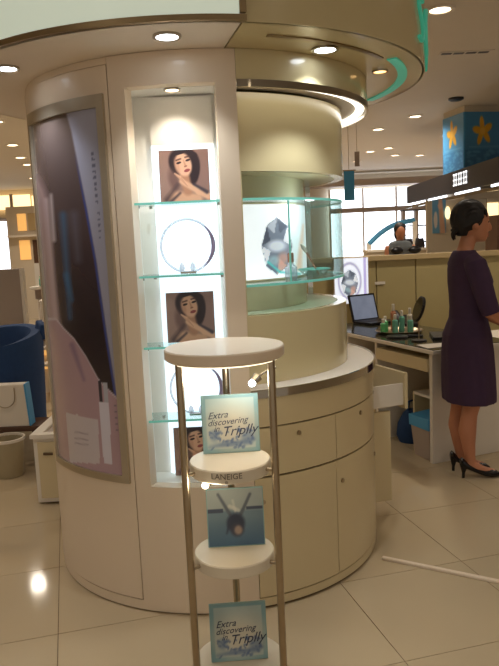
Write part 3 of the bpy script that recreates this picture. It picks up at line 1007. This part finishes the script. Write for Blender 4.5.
# customer standing beyond the partition
def ellring(cx, cy, z, rx, ry, n=20, ph=0.0):
    return [(cx + rx * math.cos(2 * math.pi * i / n + ph), cy + ry * math.sin(2 * math.pi * i / n + ph), z) for i in range(n)]


def body_mesh(mb, name, voxel=.008, smooth_it=6):
    me = mb.mesh(name)
    o = bpy.data.objects.new(name, me)
    COL.objects.link(o)
    r = o.modifiers.new('r', 'REMESH')
    r.mode = 'VOXEL'
    r.voxel_size = voxel
    s = o.modifiers.new('s', 'SMOOTH')
    s.factor = .5
    s.iterations = smooth_it
    dg = bpy.context.evaluated_depsgraph_get()
    m2 = bpy.data.meshes.new_from_object(o.evaluated_get(dg))
    bpy.data.objects.remove(o)
    m2.name = name
    m2.shade_smooth()
    return m2


fx = px(400, 236, Y=10.0)
t = thing('person', 'customer in a grey top standing far behind the olive partition', 'person', (fx.x, 10.0, 0), 0)
fb = MB()
for sgn in (-1, 1):
    fb.loft([ellring(.08 * sgn, 0, z, r, r) for z, r in ((.02, .045), (.1, .045), (.45, .06), (.80, .085))])
    fb.tube([(.17 * sgn, 0, 1.26), (.21 * sgn, -.02, 1.0), (.18 * sgn, -.16, .88)], [.05, .042, .035], 10)
fb.loft([ellring(0, 0, z, rx, ry) for z, rx, ry in ((.76, .16, .11), (.9, .155, .11), (1.05, .14, .1), (1.22, .175, .11), (1.3, .14, .09), (1.335, .05, .05), (1.40, .048, .05))])
fb.sphere((0, -.02, 1.46), .072, .085, .105)
part_b = link('body', body_mesh(fb, 'body', .014, 4), M['skin'], t)
link('top', body_mesh(MB().loft([ellring(0, 0, z, rx, ry) for z, rx, ry in ((.80, .19, .135), (1.0, .165, .125), (1.22, .20, .13), (1.31, .15, .10), (1.335, .07, .07))]), 'top', .014, 3), M['greycoat'], t)
link('hair', body_mesh(MB().sphere((0, .01, 1.495), .09, .098, .10).sphere((0, .05, 1.42), .08, .05, .10), 'hair', .012, 2), M['hair'], t)
q = px(428, 240, Y=12.0)
for k, (dx, m, lb) in enumerate(((-.32, 'dark', 'dark handbag at the left of the row on the far counter'), (-.12, 'dark', 'dark handbag in the middle of the row on the far counter'), (.08, 'red', 'red handbag at the right of the row on the far counter'))):
    b = thing('handbag', lb, 'handbag', (q.x - .1 + dx, 11.7, 1.18), .2 * k, 'handbags on the far counter')
    part('body', MB().loft([ellring(0, 0, z, rx, ry, 14) for z, rx, ry in ((0, .08, .05), (.02, .095, .055), (.10, .085, .045), (.16, .07, .02))]), m, b)
    part('handle', MB().tube([(-.05, 0, .15), (-.04, 0, .22), (.04, 0, .22), (.05, 0, .15)], .007, 8), m, b)
t = thing('far_counter', 'pale counter with handbags far behind the olive partition', 'counter', (q.x - .2, 11.8, 0))
part('body', MB().box(-.9, .7, -.2, .25, .06, 1.14), 'wall', t, .004)
part('top', MB().box(-.93, .73, -.23, .28, 1.14, 1.18), 'white', t, .004)
part('plinth', MB().box(-.87, .67, -.17, .22, 0, .06), 'gap', t)
# blue arch sign in front of the far window
q = px(375, 240, Y=16.5)
t = thing('blue_arch', 'tall blue curved arch against the bright far window', 'arch', (q.x, 16.5, 0))
arc = smooth([(-.15, 0, 1.22), (.15, 0, 1.48), (.5, 0, 1.66), (.95, 0, 1.74)], 6)
part('band', MB().tube(arc, .06, 10), 'bluelight', t)
part('support', MB().box(-.2, -.1, -.05, .05, 0, 1.25), 'white', t)
part('support', MB().box(.9, 1.0, -.05, .05, 0, 1.72), 'white', t)
t = thing('far_display_shelf', 'grey shelving against the right of the bright far window', 'shelf', (4.35, 17.2, 0))
for x in (-.42, -.1, .2, .5):
    part('upright', MB().box(x - .04, x + .04, -.1, .1, 0, 2.0), 'grey', t)
for z in (.6, 1.2, 1.6, 1.98):
    part('board', MB().box(-.46, .54, -.12, .12, z, z + .03), 'greycoat', t)

# kiosk on the right with black canopy around the blue pillar
KX = 2.72
kc = thing('kiosk_canopy', 'black lit canopy of the far right kiosk below the blue pillar', 'canopy', (0, 0, 0))
part('front_fascia', MB().box(KX, KX + .05, 6.4, 11.6, 1.92, 2.19), 'dark', kc)
part('end_fascia', MB().box(KX + .05, 5.2, 11.55, 11.6, 1.92, 2.19), 'dark', kc)
part('near_fascia', MB().box(KX + .05, 5.2, 6.4, 6.45, 1.92, 2.19), 'dark', kc)
part('soffit', MB().box(KX + .05, 5.2, 6.45, 8.9, 1.95, 1.98).box(KX + .05, 5.2, 9.85, 11.55, 1.95, 1.98), 'dark', kc)
for y0 in (6.7, 8.0, 9.3, 10.4):
    part('strip_light', MB().box(KX - .02, KX - .002, y0, y0 + .9, 1.885, 1.91), 'day', kc)
part('lower_rail', MB().box(KX - .03, KX + .02, 6.4, 11.6, 1.84, 1.875), 'chrome', kc)
q = px(464, 175, Y=8.6)
for k in range(3):      # illegible white characters
    y = 8.95 - k * .2
    part('sign_character', MB().box(KX - .008, KX - .001, y - .07, y + .07, 2.13, 2.15).box(KX - .008, KX - .001, y - .07, y + .07, 2.0, 2.02).box(KX - .008, KX - .001, y - .07, y + .07, 2.065, 2.08)
         .box(KX - .008, KX - .001, y - .07, y - .05, 2.0, 2.15).box(KX - .008, KX - .001, y + .02, y + .04, 2.0, 2.15), 'whiteink', kc)
pil = thing('square_pillar', 'square pillar wrapped in blue prints with yellow flowers above the black canopy', 'pillar', (3.06, 9.3, 0), math.radians(12))
PW = .27
part('shaft', MB().box(-PW, PW, -PW, PW, 0, CEIL - .001), 'wall', pil)
def flower():
    P = Paint(56, 72)
    P.fill((72, 140, 190))
    P.lay((P.v < .42).astype(float), (58, 122, 176))
    rnd = random.Random(5)
    for _ in range(60):
        x, y = rnd.uniform(.08, .92), rnd.uniform(.08, .40)
        P.lay(P.ell(x, y, .05, .018, 0, .3) * .6, (90, 160, 205))
    P.lay(P.rect(.1, .9, .44, .47) * .5, (110, 170, 210))
    for k in range(5):
        a = math.radians(90 + 72 * k + 8)
        P.lay(P.ell(.46 + .14 * math.cos(a), .70 + .11 * math.sin(a), .125, .06, math.degrees(math.atan2(math.sin(a), math.cos(a))), .15), (232, 172, 40))
    P.lay(P.ell(.46, .70, .07, .055, 0, .2), (240, 190, 70))
    return P


fl = flower()
for k, nrm in enumerate(((0, -1), (-1, 0))):
    nx_, ny_ = nrm
    tx, ty = (1, 0) if k == 0 else (0, -1)
    pn = part('print_panel', MB().obox((nx_ * (PW + .006), ny_ * (PW + .006), 2.52), (tx, ty, 0), (nx_, ny_, 0), (0, 0, 1), PW, .006, .40), 'bluelight', pil)
    link('print', fl.mesh('print', lambda a, b: (nx_ * (PW + .013) + tx * PW * (2 * a - 1), ny_ * (PW + .013) + ty * PW * (2 * a - 1), 2.12 + .80 * b)), M['print'], pn)
# second blue banner seen past the column
q = px(349, 175, Y=9.5)
t = thing('hanging_banner', 'narrow blue hanging banner just right of the column', 'banner', (q.x, 9.5, 0))
part('cloth', MB().box(-.07, .07, -.005, .005, q.z - .34, q.z + .06), 'bluelight', t)
part('rod', MB().tube([(-.09, 0, q.z + .06), (.09, 0, q.z + .06)], .01, 8), 'steel', t)
part('cord', MB().tube([(0, 0, q.z + .06), (0, 0, CEIL)], .004, 6), 'steel', t)
q = px(357, 159, Y=8.8)
t = thing('hanging_sign', 'small grey hanging sign between the ceiling lights right of the column', 'sign', (q.x, 8.8, 0))
part('plate', MB().box(-.03, .03, -.01, .01, q.z - .09, q.z + .09), 'grey', t)
part('cord', MB().tube([(0, 0, q.z + .09), (0, 0, CEIL)], .003, 6), 'steel', t)
# kiosk wall and poster
t = thing('kiosk_back_wall', 'cream kiosk wall behind the woman in purple', 'kiosk wall', (0, 8.75, 0))
part('panel', MB().box(2.30, 3.05, 0, .06, 0, 1.82), 'wall', t, .004)
part('panel', MB().box(3.06, 4.6, 0, .06, 0, 1.82), 'wall', t, .004)
part('wall_lamp', MB().sphere((2.555, -.03, 1.66), .035, .028, .08), 'warmlit', t)
part('lit_niche', MB().box(3.06, 3.2, -.012, -.002, 1.3, 1.76), 'warmlit', t)
a0, a1 = px(432, 200, Y=8.73), px(446, 233, Y=8.73)
t = thing('figure_poster', 'narrow blue poster with a figure on the kiosk wall left of the woman', 'poster', ((a0.x + a1.x) / 2, 8.741, a1.z))
hw, hh = (a1.x - a0.x) / 2, a0.z - a1.z
part('board', MB().box(-hw, hw, -.012, .008, 0, hh), 'white', t)
P = Paint(24, 50)
P.fill((96, 152, 190))
P.lay(P.seg(.6, .95, .75, .05, .14, .2, .04), (206, 160, 130))
P.lay(P.ell(.58, .82, .16, .10), (214, 172, 146))
P.lay(P.ell(.25, .4, .14, .25), (220, 210, 200))
link('print', P.mesh('print', lambda a, b: (-hw + 2 * hw * a, -.0128, hh * b)), M['print'], t)
# white table and products right of the woman
t = thing('white_side_table', 'white table with a square leg frame behind the woman in purple', 'table', (2.05, 4.9, 0), DA)
part('top', MB().box(-.42, .6, -.25, .35, .60, .66), 'white', t, .004)
for x in (-.40, .55):
    for y in (-.23, .30):
        part('leg', MB().box(x, x + .04, y, y + .04, 0, .60), 'white', t)
part('stretcher', MB().box(-.36, .55, -.22, -.20, .10, .14), 'white', t)
part('modesty_panel', MB().box(-.36, .55, .31, .33, .15, .60), 'wall', t)
gs = thing('product_gondola', 'dark product shelving at the right edge beyond the woman', 'shelf', (2.6, 6.3, 0))
part('back', MB().box(-.33, .5, .12, .15, 0, 1.55), 'wood', gs)
part('side', MB().box(-.36, -.33, -.15, .15, 0, 1.55), 'wood', gs)
for z in (.5, .8, 1.08, 1.34):
    part('board', MB().box(-.33, .5, -.15, .12, z - .02, z), 'wood', gs)
ii = 0
for z, zn in ((.8, 'third'), (1.08, 'second'), (1.34, 'top')):
    for k in range(4):
        m, mn = (('white', 'white'), ('pinkgold', 'rose'), ('green', 'green'), ('oliveedge', 'tan'))[(k + ii) % 4]
        b = thing('product_bottle', '%s product bottle on the %s board of the dark shelving' % (mn, zn), 'bottle', (2.34 + .14 * k, 6.25, z), 0, 'bottles on the dark shelving')
        h = .13 + .03 * ((k * 7 + ii) % 3)
        part('body', MB().lathe([(.03, 0), (.036, .01), (.034, h * .7), (.014, h * .8)], 14), m, b)
        part('cap', MB().lathe([(.016, h * .8), (.016, h)], 12), 'dark', b)
    ii += 1

# ================================================================== LEFT SIDE
t = thing('low_bench_cabinet', 'low white display bench left of the round column', 'cabinet', (-.075, 0, 0))
part('body', MB().box(-1.16, -.80, 3.72, 5.0, .012, .385), 'white', t, .004)
part('front_panel', MB().box(-1.135, -.82, 3.708, 3.718, .04, .365), 'basecream', t, .002)
part('top_frame', MB().box(-1.17, -1.11, 3.70, 5.02, .387, .41).box(-.85, -.79, 3.70, 5.02, .387, .41).box(-1.11, -.85, 3.70, 3.76, .387, .41).box(-1.11, -.85, 4.96, 5.02, .387, .41), 'white', t)
part('inset_tray', MB().box(-1.108, -.852, 3.762, 4.958, .387, .396), 'grey', t)
part('handle', MB().tube([(-1.10, 3.70, .30), (-1.05, 3.695, .30)], .008, 8), 'gap', t)
t = thing('round_bin', 'putty coloured round bin at the left edge below the paper bag', 'bin', (-1.585, 4.27, 0))
part('body', MB().lathe([(.085, 0), (.092, .01), (.108, .235), (.104, .235), (.086, .02)], 28), 'bin', t)
part('rim', MB().sector(.104, .115, .232, .250, 0, 360, 10), 'white', t)
t = thing('low_stool', 'dark brown low stool under the white paper bag', 'stool', (-1.62, 4.56, 0))
part('seat', MB().box(-.2, .2, -.12, .12, .235, .27), 'wood', t, .006)
for x in (-.17, .14):
    for y in (-.1, .07):
        part('leg', MB().box(x, x + .03, y, y + .03, 0, .235), 'wood', t)
t = thing('paper_bag', 'white paper bag with a blue side and cord handle at the left edge', 'bag', (-1.66, 4.50, .271), 0)
part('front', MB().loft([[(-.14, -.05, 0), (.17, -.05, 0), (.17, .05, 0), (-.14, .05, 0)], [(-.14, -.045, .28), (.155, -.045, .28), (.155, .045, .28), (-.14, .045, .28)]]), 'white', t, .003)
part('blue_gusset', MB().loft([[(.171, -.052, 0), (.18, -.052, 0), (.18, .05, 0), (.171, .05, 0)], [(.152, -.047, .281), (.163, -.047, .281), (.163, .045, .281), (.152, .045, .281)]]), 'bluelight', t)
part('cord_handle', MB().tube(smooth([(.09, -.052, .26), (.085, -.056, .17), (.03, -.058, .13), (-.03, -.056, .16), (-.04, -.052, .26)]), .003, 6), 'steel', t)
# blue tub chair
t = thing('blue_tub_chair', 'blue upholstered tub armchair at the left edge', 'armchair', (-1.91, 5.05, 0), math.radians(-25))
shell = MB()
rings = []
for k in range(25):
    a = math.radians(-150 + 300 * k / 24)
    top = .80 + .06 * math.cos(a)
    s_, c_ = math.sin(a), math.cos(a)
    rings.append([(.24 * s_, .24 * c_, .30), (.34 * s_, .34 * c_, .16), (.365 * s_, .365 * c_, top - .05), (.345 * s_, .345 * c_, top), (.28 * s_, .28 * c_, top - .01), (.26 * s_, .26 * c_, top - .06)])
shell.loft(rings)
part('shell', shell, 'blue', t)
part('seat', MB().lathe([(.25, .14), (.275, .2), (.275, .36), (.25, .40), (.01, .41)], 32), 'blue', t)
part('headrest_flap', MB().loft([[(.20, .28, .76), (.33, .22, .76), (.31, .17, .76), (.18, .23, .76)], [(.22, .30, .90), (.31, .25, .87), (.29, .20, .87), (.20, .25, .90)]]), 'blue', t, .01)
for sx in (-.2, .2):
    for sy in (-.2, .2):
        part('leg', MB().lathe([(.015, 0), (.022, .16)], 10, (sx, sy, 0)), 'wood', t)
t = thing('folded_cloth', 'small brown folded cloth lying in the blue tub chair', 'cloth', (-1.91, 5.05, .411), .2)
part('fold', MB().loft([ellring(0, 0, z, rx, ry, 14) for z, rx, ry in ((0, .14, .09), (.02, .15, .10), (.05, .14, .09), (.065, .10, .06))]), 'pinkgold', t)
t = thing('left_partition', 'grey fabric partition panel behind the blue chair', 'partition', (-2.35, 6.0, 0))
part('panel', MB().box(-.5, .375, 0, .05, .04, 1.275), 'grey', t, .006)
part('edge_post', MB().box(.376, .40, -.01, .06, 0, 1.28), 'white', t)
part('foot', MB().box(-.45, .35, -.1, .15, 0, .035), 'dark', t)
# white stepped display behind
t = thing('white_shelf_unit', 'white stepped shelf unit between the grey partition and the curved poster', 'shelf', (-1.83, 6.6, 0))
part('back_panel', MB().box(-.26, .6, .2, .23, 0, 1.30), 'white', t)
for k, (z, y0) in enumerate(((1.08, 0), (.66, -.10), (.52, -.2), (.38, -.3))):
    part('board', MB().box(-.26, .6, y0, .2, z - .03, z), 'white', t, .003)
    part('riser', MB().box(-.26, .6, .15, .18, z - .13, z - .03), 'amber' if k in (2, 3) else 'grey', t)
part('upper_shelf', MB().box(-.12, .4, -.05, .2, 1.24, 1.262), 'wood', t)
for k, (x, lb) in enumerate(((-.14, 'left'), (.0, 'middle'), (.10, 'right'))):
    b = thing('green_jar', lb + ' of the small green jars on the white stepped shelf', 'jar', (-1.83 + x, 6.62, 1.0805), 0, 'green jars on the white stepped shelf')
    part('body', MB().lathe([(.025, 0), (.03, .01), (.03, .07), (.02, .08)], 14), 'aqua', b)
    part('lid', MB().lathe([(.022, .08), (.022, .10)], 14), 'green', b)
t = thing('white_monitor', 'white machine with dark slot on the white stepped shelf', 'monitor', (-1.80, 6.55, .661), .2)
part('case', MB().box(-.18, .18, -.08, .1, .02, .30), 'white', t, .01)
part('slot', MB().box(.06, .09, -.084, -.080, .08, .22), 'dark', t)
part('base', MB().box(-.08, .08, -.06, .06, 0, .02), 'dark', t)
# far left display wall
t = thing('far_display_wall', 'far cream display wall with amber lit cubbies left of the poster', 'display wall', (0, 14.5, 0))
part('panel', MB().box(-4.95, -3.2, 0, .3, 0, 2.35), 'wall', t)
for x0, x1, z0, z1, m in ((-4.72, -4.54, 1.85, 2.2, 'amber'), (-4.50, -4.30, 1.85, 2.2, 'oliveedge'), (-4.72, -4.5, 1.25, 1.65, 'amber'), (-4.44, -4.2, 1.0, 1.65, 'wood'), (-4.20, -4.0, 1.85, 2.2, 'amber')):
    part('cubby', MB().box(x0, x1, -.02, -.002, z0, z1), m, t)
part('ledge', MB().box(-4.9, -3.2, -.2, -.002, 1.72, 1.76), 'white', t)

# ================================================================== WOMAN
WM = thing('person', 'woman in a dark purple knee-length dress and black heels standing by the desk', 'person', (1.252, 3.905, 0), 0)
WM.scale = (.972, .972, .972)
# forward = +X, her right side = -Y (towards the camera)
B = MB()
def rings_x(lst, n=24):
    return [ellring(cx, cy, z, rx, ry, n) for (cx, cy, z, rx, ry) in lst]


for sgn, off in ((-1, .0), (1, -.02)):
    B.loft(rings_x([(.0 + off, .065 * sgn, .085, .030, .028), (-.006 + off, .065 * sgn, .12, .031, .029), (-.016 + off, .065 * sgn, .20, .040, .037), (-.024 + off, .067 * sgn, .29, .053, .048),
                    (-.014 + off, .07 * sgn, .38, .048, .046), (.002 + off, .072 * sgn, .45, .053, .050), (.005 + off, .078 * sgn, .60, .068, .064), (.0, .085 * sgn, .80, .085, .080)]))
    # foot on a raised heel
    B.tube([(-.035 + off, .065 * sgn, .085), (.01 + off, .065 * sgn, .070), (.07 + off, .067 * sgn, .038), (.13 + off, .068 * sgn, .022), (.155 + off, .068 * sgn, .018)], [.024, .032, .030, .026, .014], 12)
B.loft(rings_x([(0, 0, .74, .115, .165), (-.005, 0, .86, .115, .168), (.0, 0, .97, .092, .130), (.008, 0, 1.05, .095, .128), (.015, 0, 1.16, .112, .148), (.0, 0, 1.26, .095, .160), (-.012, 0, 1.31, .07, .135), (-.02, 0, 1.335, .05, .075),
                (-.005, 0, 1.37, .047, .046), (.012, 0, 1.43, .048, .046)]))
# head
HX, HZ = .03, 1.505
B.sphere((HX - .012, 0, HZ + .018), .092, .074, .100, 20, 14)
B.loft([ellring(HX + cx, 0, HZ + z, rx, ry, 20) for cx, z, rx, ry in ((.050, -.108, .022, .022), (.038, -.098, .044, .042), (.024, -.07, .062, .054), (.018, -.03, .074, .064), (.016, .02, .082, .070), (.012, .06, .078, .068))])
B.tube([(HX + .090, 0, HZ + .012), (HX + .103, 0, HZ - .018), (HX + .108, 0, HZ - .034), (HX + .09, 0, HZ - .044)], [.008, .011, .013, .010], 10)
B.sphere((HX + .083, 0, HZ - .064), .012, .022, .008)
B.sphere((HX + .081, 0, HZ - .078), .011, .019, .008)
for sgn in (-1, 1):
    B.sphere((HX - .005, .076 * sgn, HZ - .012), .016, .009, .028)
    B.sphere((HX + .074, .032 * sgn, HZ + .022), .014, .020, .007)
# arms and hands (hands meet in front)
ARM = {}
for sgn in (-1, 1):
    sh, el, wr = Vector((-.005, .165 * sgn, 1.275)), Vector((.065, .205 * sgn, 1.00)), Vector((.235, .09 * sgn, .905))
    ARM[sgn] = (sh, el, wr)
    B.tube([sh, sh.lerp(el, .35), sh.lerp(el, .8), el, el.lerp(wr, .3), el.lerp(wr, .8), wr], [.045, .043, .037, .035, .036, .026, .023], 14)
    hd = (wr - el).normalized()
    k2 = wr + hd * .045 + Vector((0, -.01 * sgn, -.008))
    B.tube([wr - hd * .01, wr + hd * .03, k2 + hd * .03], [.022, .030, .026], 12)
    sidev = Vector((0, 0, 1))
    for f in range(4):
        b0 = k2 + sidev * (.020 - .0135 * f) + hd * .015
        ln = (.058, .066, .062, .048)[f]
        c1 = b0 + hd * ln * .55 + Vector((0, -.012 * sgn, -.006))
        B.tube([b0, c1, c1 + hd * ln * .22 + Vector((0, -.022 * sgn, -.008)), c1 + Vector((0, -.040 * sgn, -.010))], [.009, .0085, .008, .0065], 8)
    tb = wr + hd * .02 + sidev * .02
    B.tube([tb, tb + hd * .028 + sidev * .018, tb + hd * .055 + sidev * .014], [.011, .0095, .007], 8)
link('body', body_mesh(B, 'body', .0065, 5), M['skin'], WM)
# face details
FD = MB()
for sgn in (-1, 1):
    FD.sphere((HX + .082, .031 * sgn, HZ + .004), .006, .013, .005, 10, 6)
part('eyes', FD, 'shoe', WM)
FD = MB()
for sgn in (-1, 1):
    FD.tube([(HX + .089, .016 * sgn, HZ + .026), (HX + .085, .032 * sgn, HZ + .030), (HX + .072, .048 * sgn, HZ + .024)], .003, 6)
part('eyebrows', FD, 'hair', WM)
part('lips', MB().sphere((HX + .0865, 0, HZ - .066), .010, .020, .0055).sphere((HX + .085, 0, HZ - .077), .010, .017, .0055), mat('lips', (150, 66, 62), .4), WM)
# hair: cap, combed strands, fringe and low ponytail
H = MB()
hc, hr = Vector((HX - .018, 0, HZ + .030)), (.100, .083, .101)
H.sphere(hc, *hr, 20, 14)
for row in range(19):
    yy = -.080 + .160 * row / 18
    k = math.sqrt(max(.02, 1 - (yy / .084) ** 2))
    f0 = 30 + 26 * abs(yy) / .08 + random.uniform(-4, 4)
    pts = []
    for q in range(13):
        ph = math.radians(f0 + (222 - f0) * q / 12)
        c_ = max(0, q - 8) / 4
        pts.append((hc.x + (hr[0] + .003) * k * math.cos(ph), yy * (1 - .55 * c_) + .004 * math.sin(q * .9 + row), hc.z + (hr[2] + .003) * k * math.sin(ph)))
    H.tube(pts, [.006] + [.0075 + .0015 * math.sin(row * 2.1)] * 11 + [.006], 7)
for row, yy in enumerate(np.linspace(-.062, .062, 9)):
    e = abs(yy) / .062
    H.tube([(HX + .040 - .02 * e, yy * .8, HZ + .098), (HX + .080 - .022 * e, yy, HZ + .068), (HX + .090 - .030 * e, yy * 1.1, HZ + .036 - .008 * (row % 2))], [.013, .011, .004], 7)
for sgn in (-1, 1):
    for d in (0, .014, .028):
        H.tube([(HX + .030 - d, .066 * sgn, HZ + .07), (HX + .034 - d, .077 * sgn, HZ + .03), (HX + .012 - d * 1.5, .078 * sgn, HZ + .006 - d * .3), (HX - .045 - d, .058 * sgn, HZ - .028)], [.012, .011, .008, .008], 7)
H.loft([ellring(HX - .058, 0, HZ + z, rx, ry, 20) for z, rx, ry in ((-.070, .026, .044), (-.04, .040, .060), (.01, .055, .074), (.06, .055, .070))])
for d in range(5):
    H.tube([(HX - .080, .012 * (d - 2), HZ - .03), (HX - .106, .010 * (d - 2) - .006, HZ - .036), (HX - .122 + .004 * d, .009 * (d - 2) - .008, HZ - .056), (HX - .124 + .007 * d, .008 * (d - 2) - .01, HZ - .084 - .006 * (d % 3))], [.013, .014, .012, .004], 8)
link('hair', body_mesh(H, 'hair', .0045, 2), M['hair'], WM)
part('hair_tie', MB().sector(.022, .03, -.006, .006, 0, 360, 24), 'black', WM).location = (HX - .096, -.004, HZ - .034)
# dress
DR = MB()
def dress_ring(cx, z, rx, ry, amp, n=64):
    out = []
    for i in range(n):
        a = 2 * math.pi * i / n
        f = 1 + amp * (math.sin(a * 9 + 1) + .5 * math.sin(a * 15 + z * 6))
        out.append((cx + rx * f * math.cos(a), ry * f * math.sin(a), z))
    return out


DR.loft([dress_ring(*q) for q in ((.010, .462, .150, .192, .020), (.008, .52, .150, .195, .022), (.004, .62, .148, .195, .024), (.0, .75, .143, .192, .022), (-.002, .86, .134, .182, .018), (.002, .925, .116, .158, .010),
                                  (.004, .955, .106, .146, .0), (.008, 1.02, .106, .142, 0), (.016, 1.10, .118, .150, 0), (.018, 1.17, .126, .158, 0), (.004, 1.25, .110, .168, 0), (-.010, 1.305, .085, .148, 0), (-.016, 1.338, .068, .10, 0), (-.016, 1.352, .060, .076, 0))])
for sgn in (-1, 1):
    sh, el, wr = ARM[sgn]
    DR.tube([sh + Vector((0, -.04 * sgn, .01)), sh, sh.lerp(el, .35), sh.lerp(el, .75), el.lerp(wr, .04)], [.055, .062, .060, .055, .052], 18)
link('dress', body_mesh(DR, 'dress', .007, 2), M['dress'], WM)
# shoes
for sgn, off in ((-1, .0), (1, -.02)):
    y = .067 * sgn
    shoe = MB()
    def sr(x, z0, z1, w, n=12):
        zc, hz = (z0 + z1) / 2, (z1 - z0) / 2
        return [(x + off, y + w * math.cos(2 * math.pi * i / n), zc + hz * math.sin(2 * math.pi * i / n)) for i in range(n)]
    shoe.loft([sr(-.066, .075, .118, .016), (sr(-.055, .064, .128, .030)), sr(-.02, .050, .094, .034), sr(.03, .026, .066, .034), sr(.08, .006, .052, .038), sr(.12, .001, .050, .038), sr(.155, .001, .036, .028), sr(.178, .003, .016, .010)])
    so = part('shoe', shoe, 'shoe', WM)
    part('heel', MB().loft([ellring(-.048 + off, y, 0.0, .009, .009, 12), ellring(-.047 + off, y, .03, .009, .010, 12), ellring(-.045 + off, y, .075, .022, .024, 12)]), 'shoe', so)
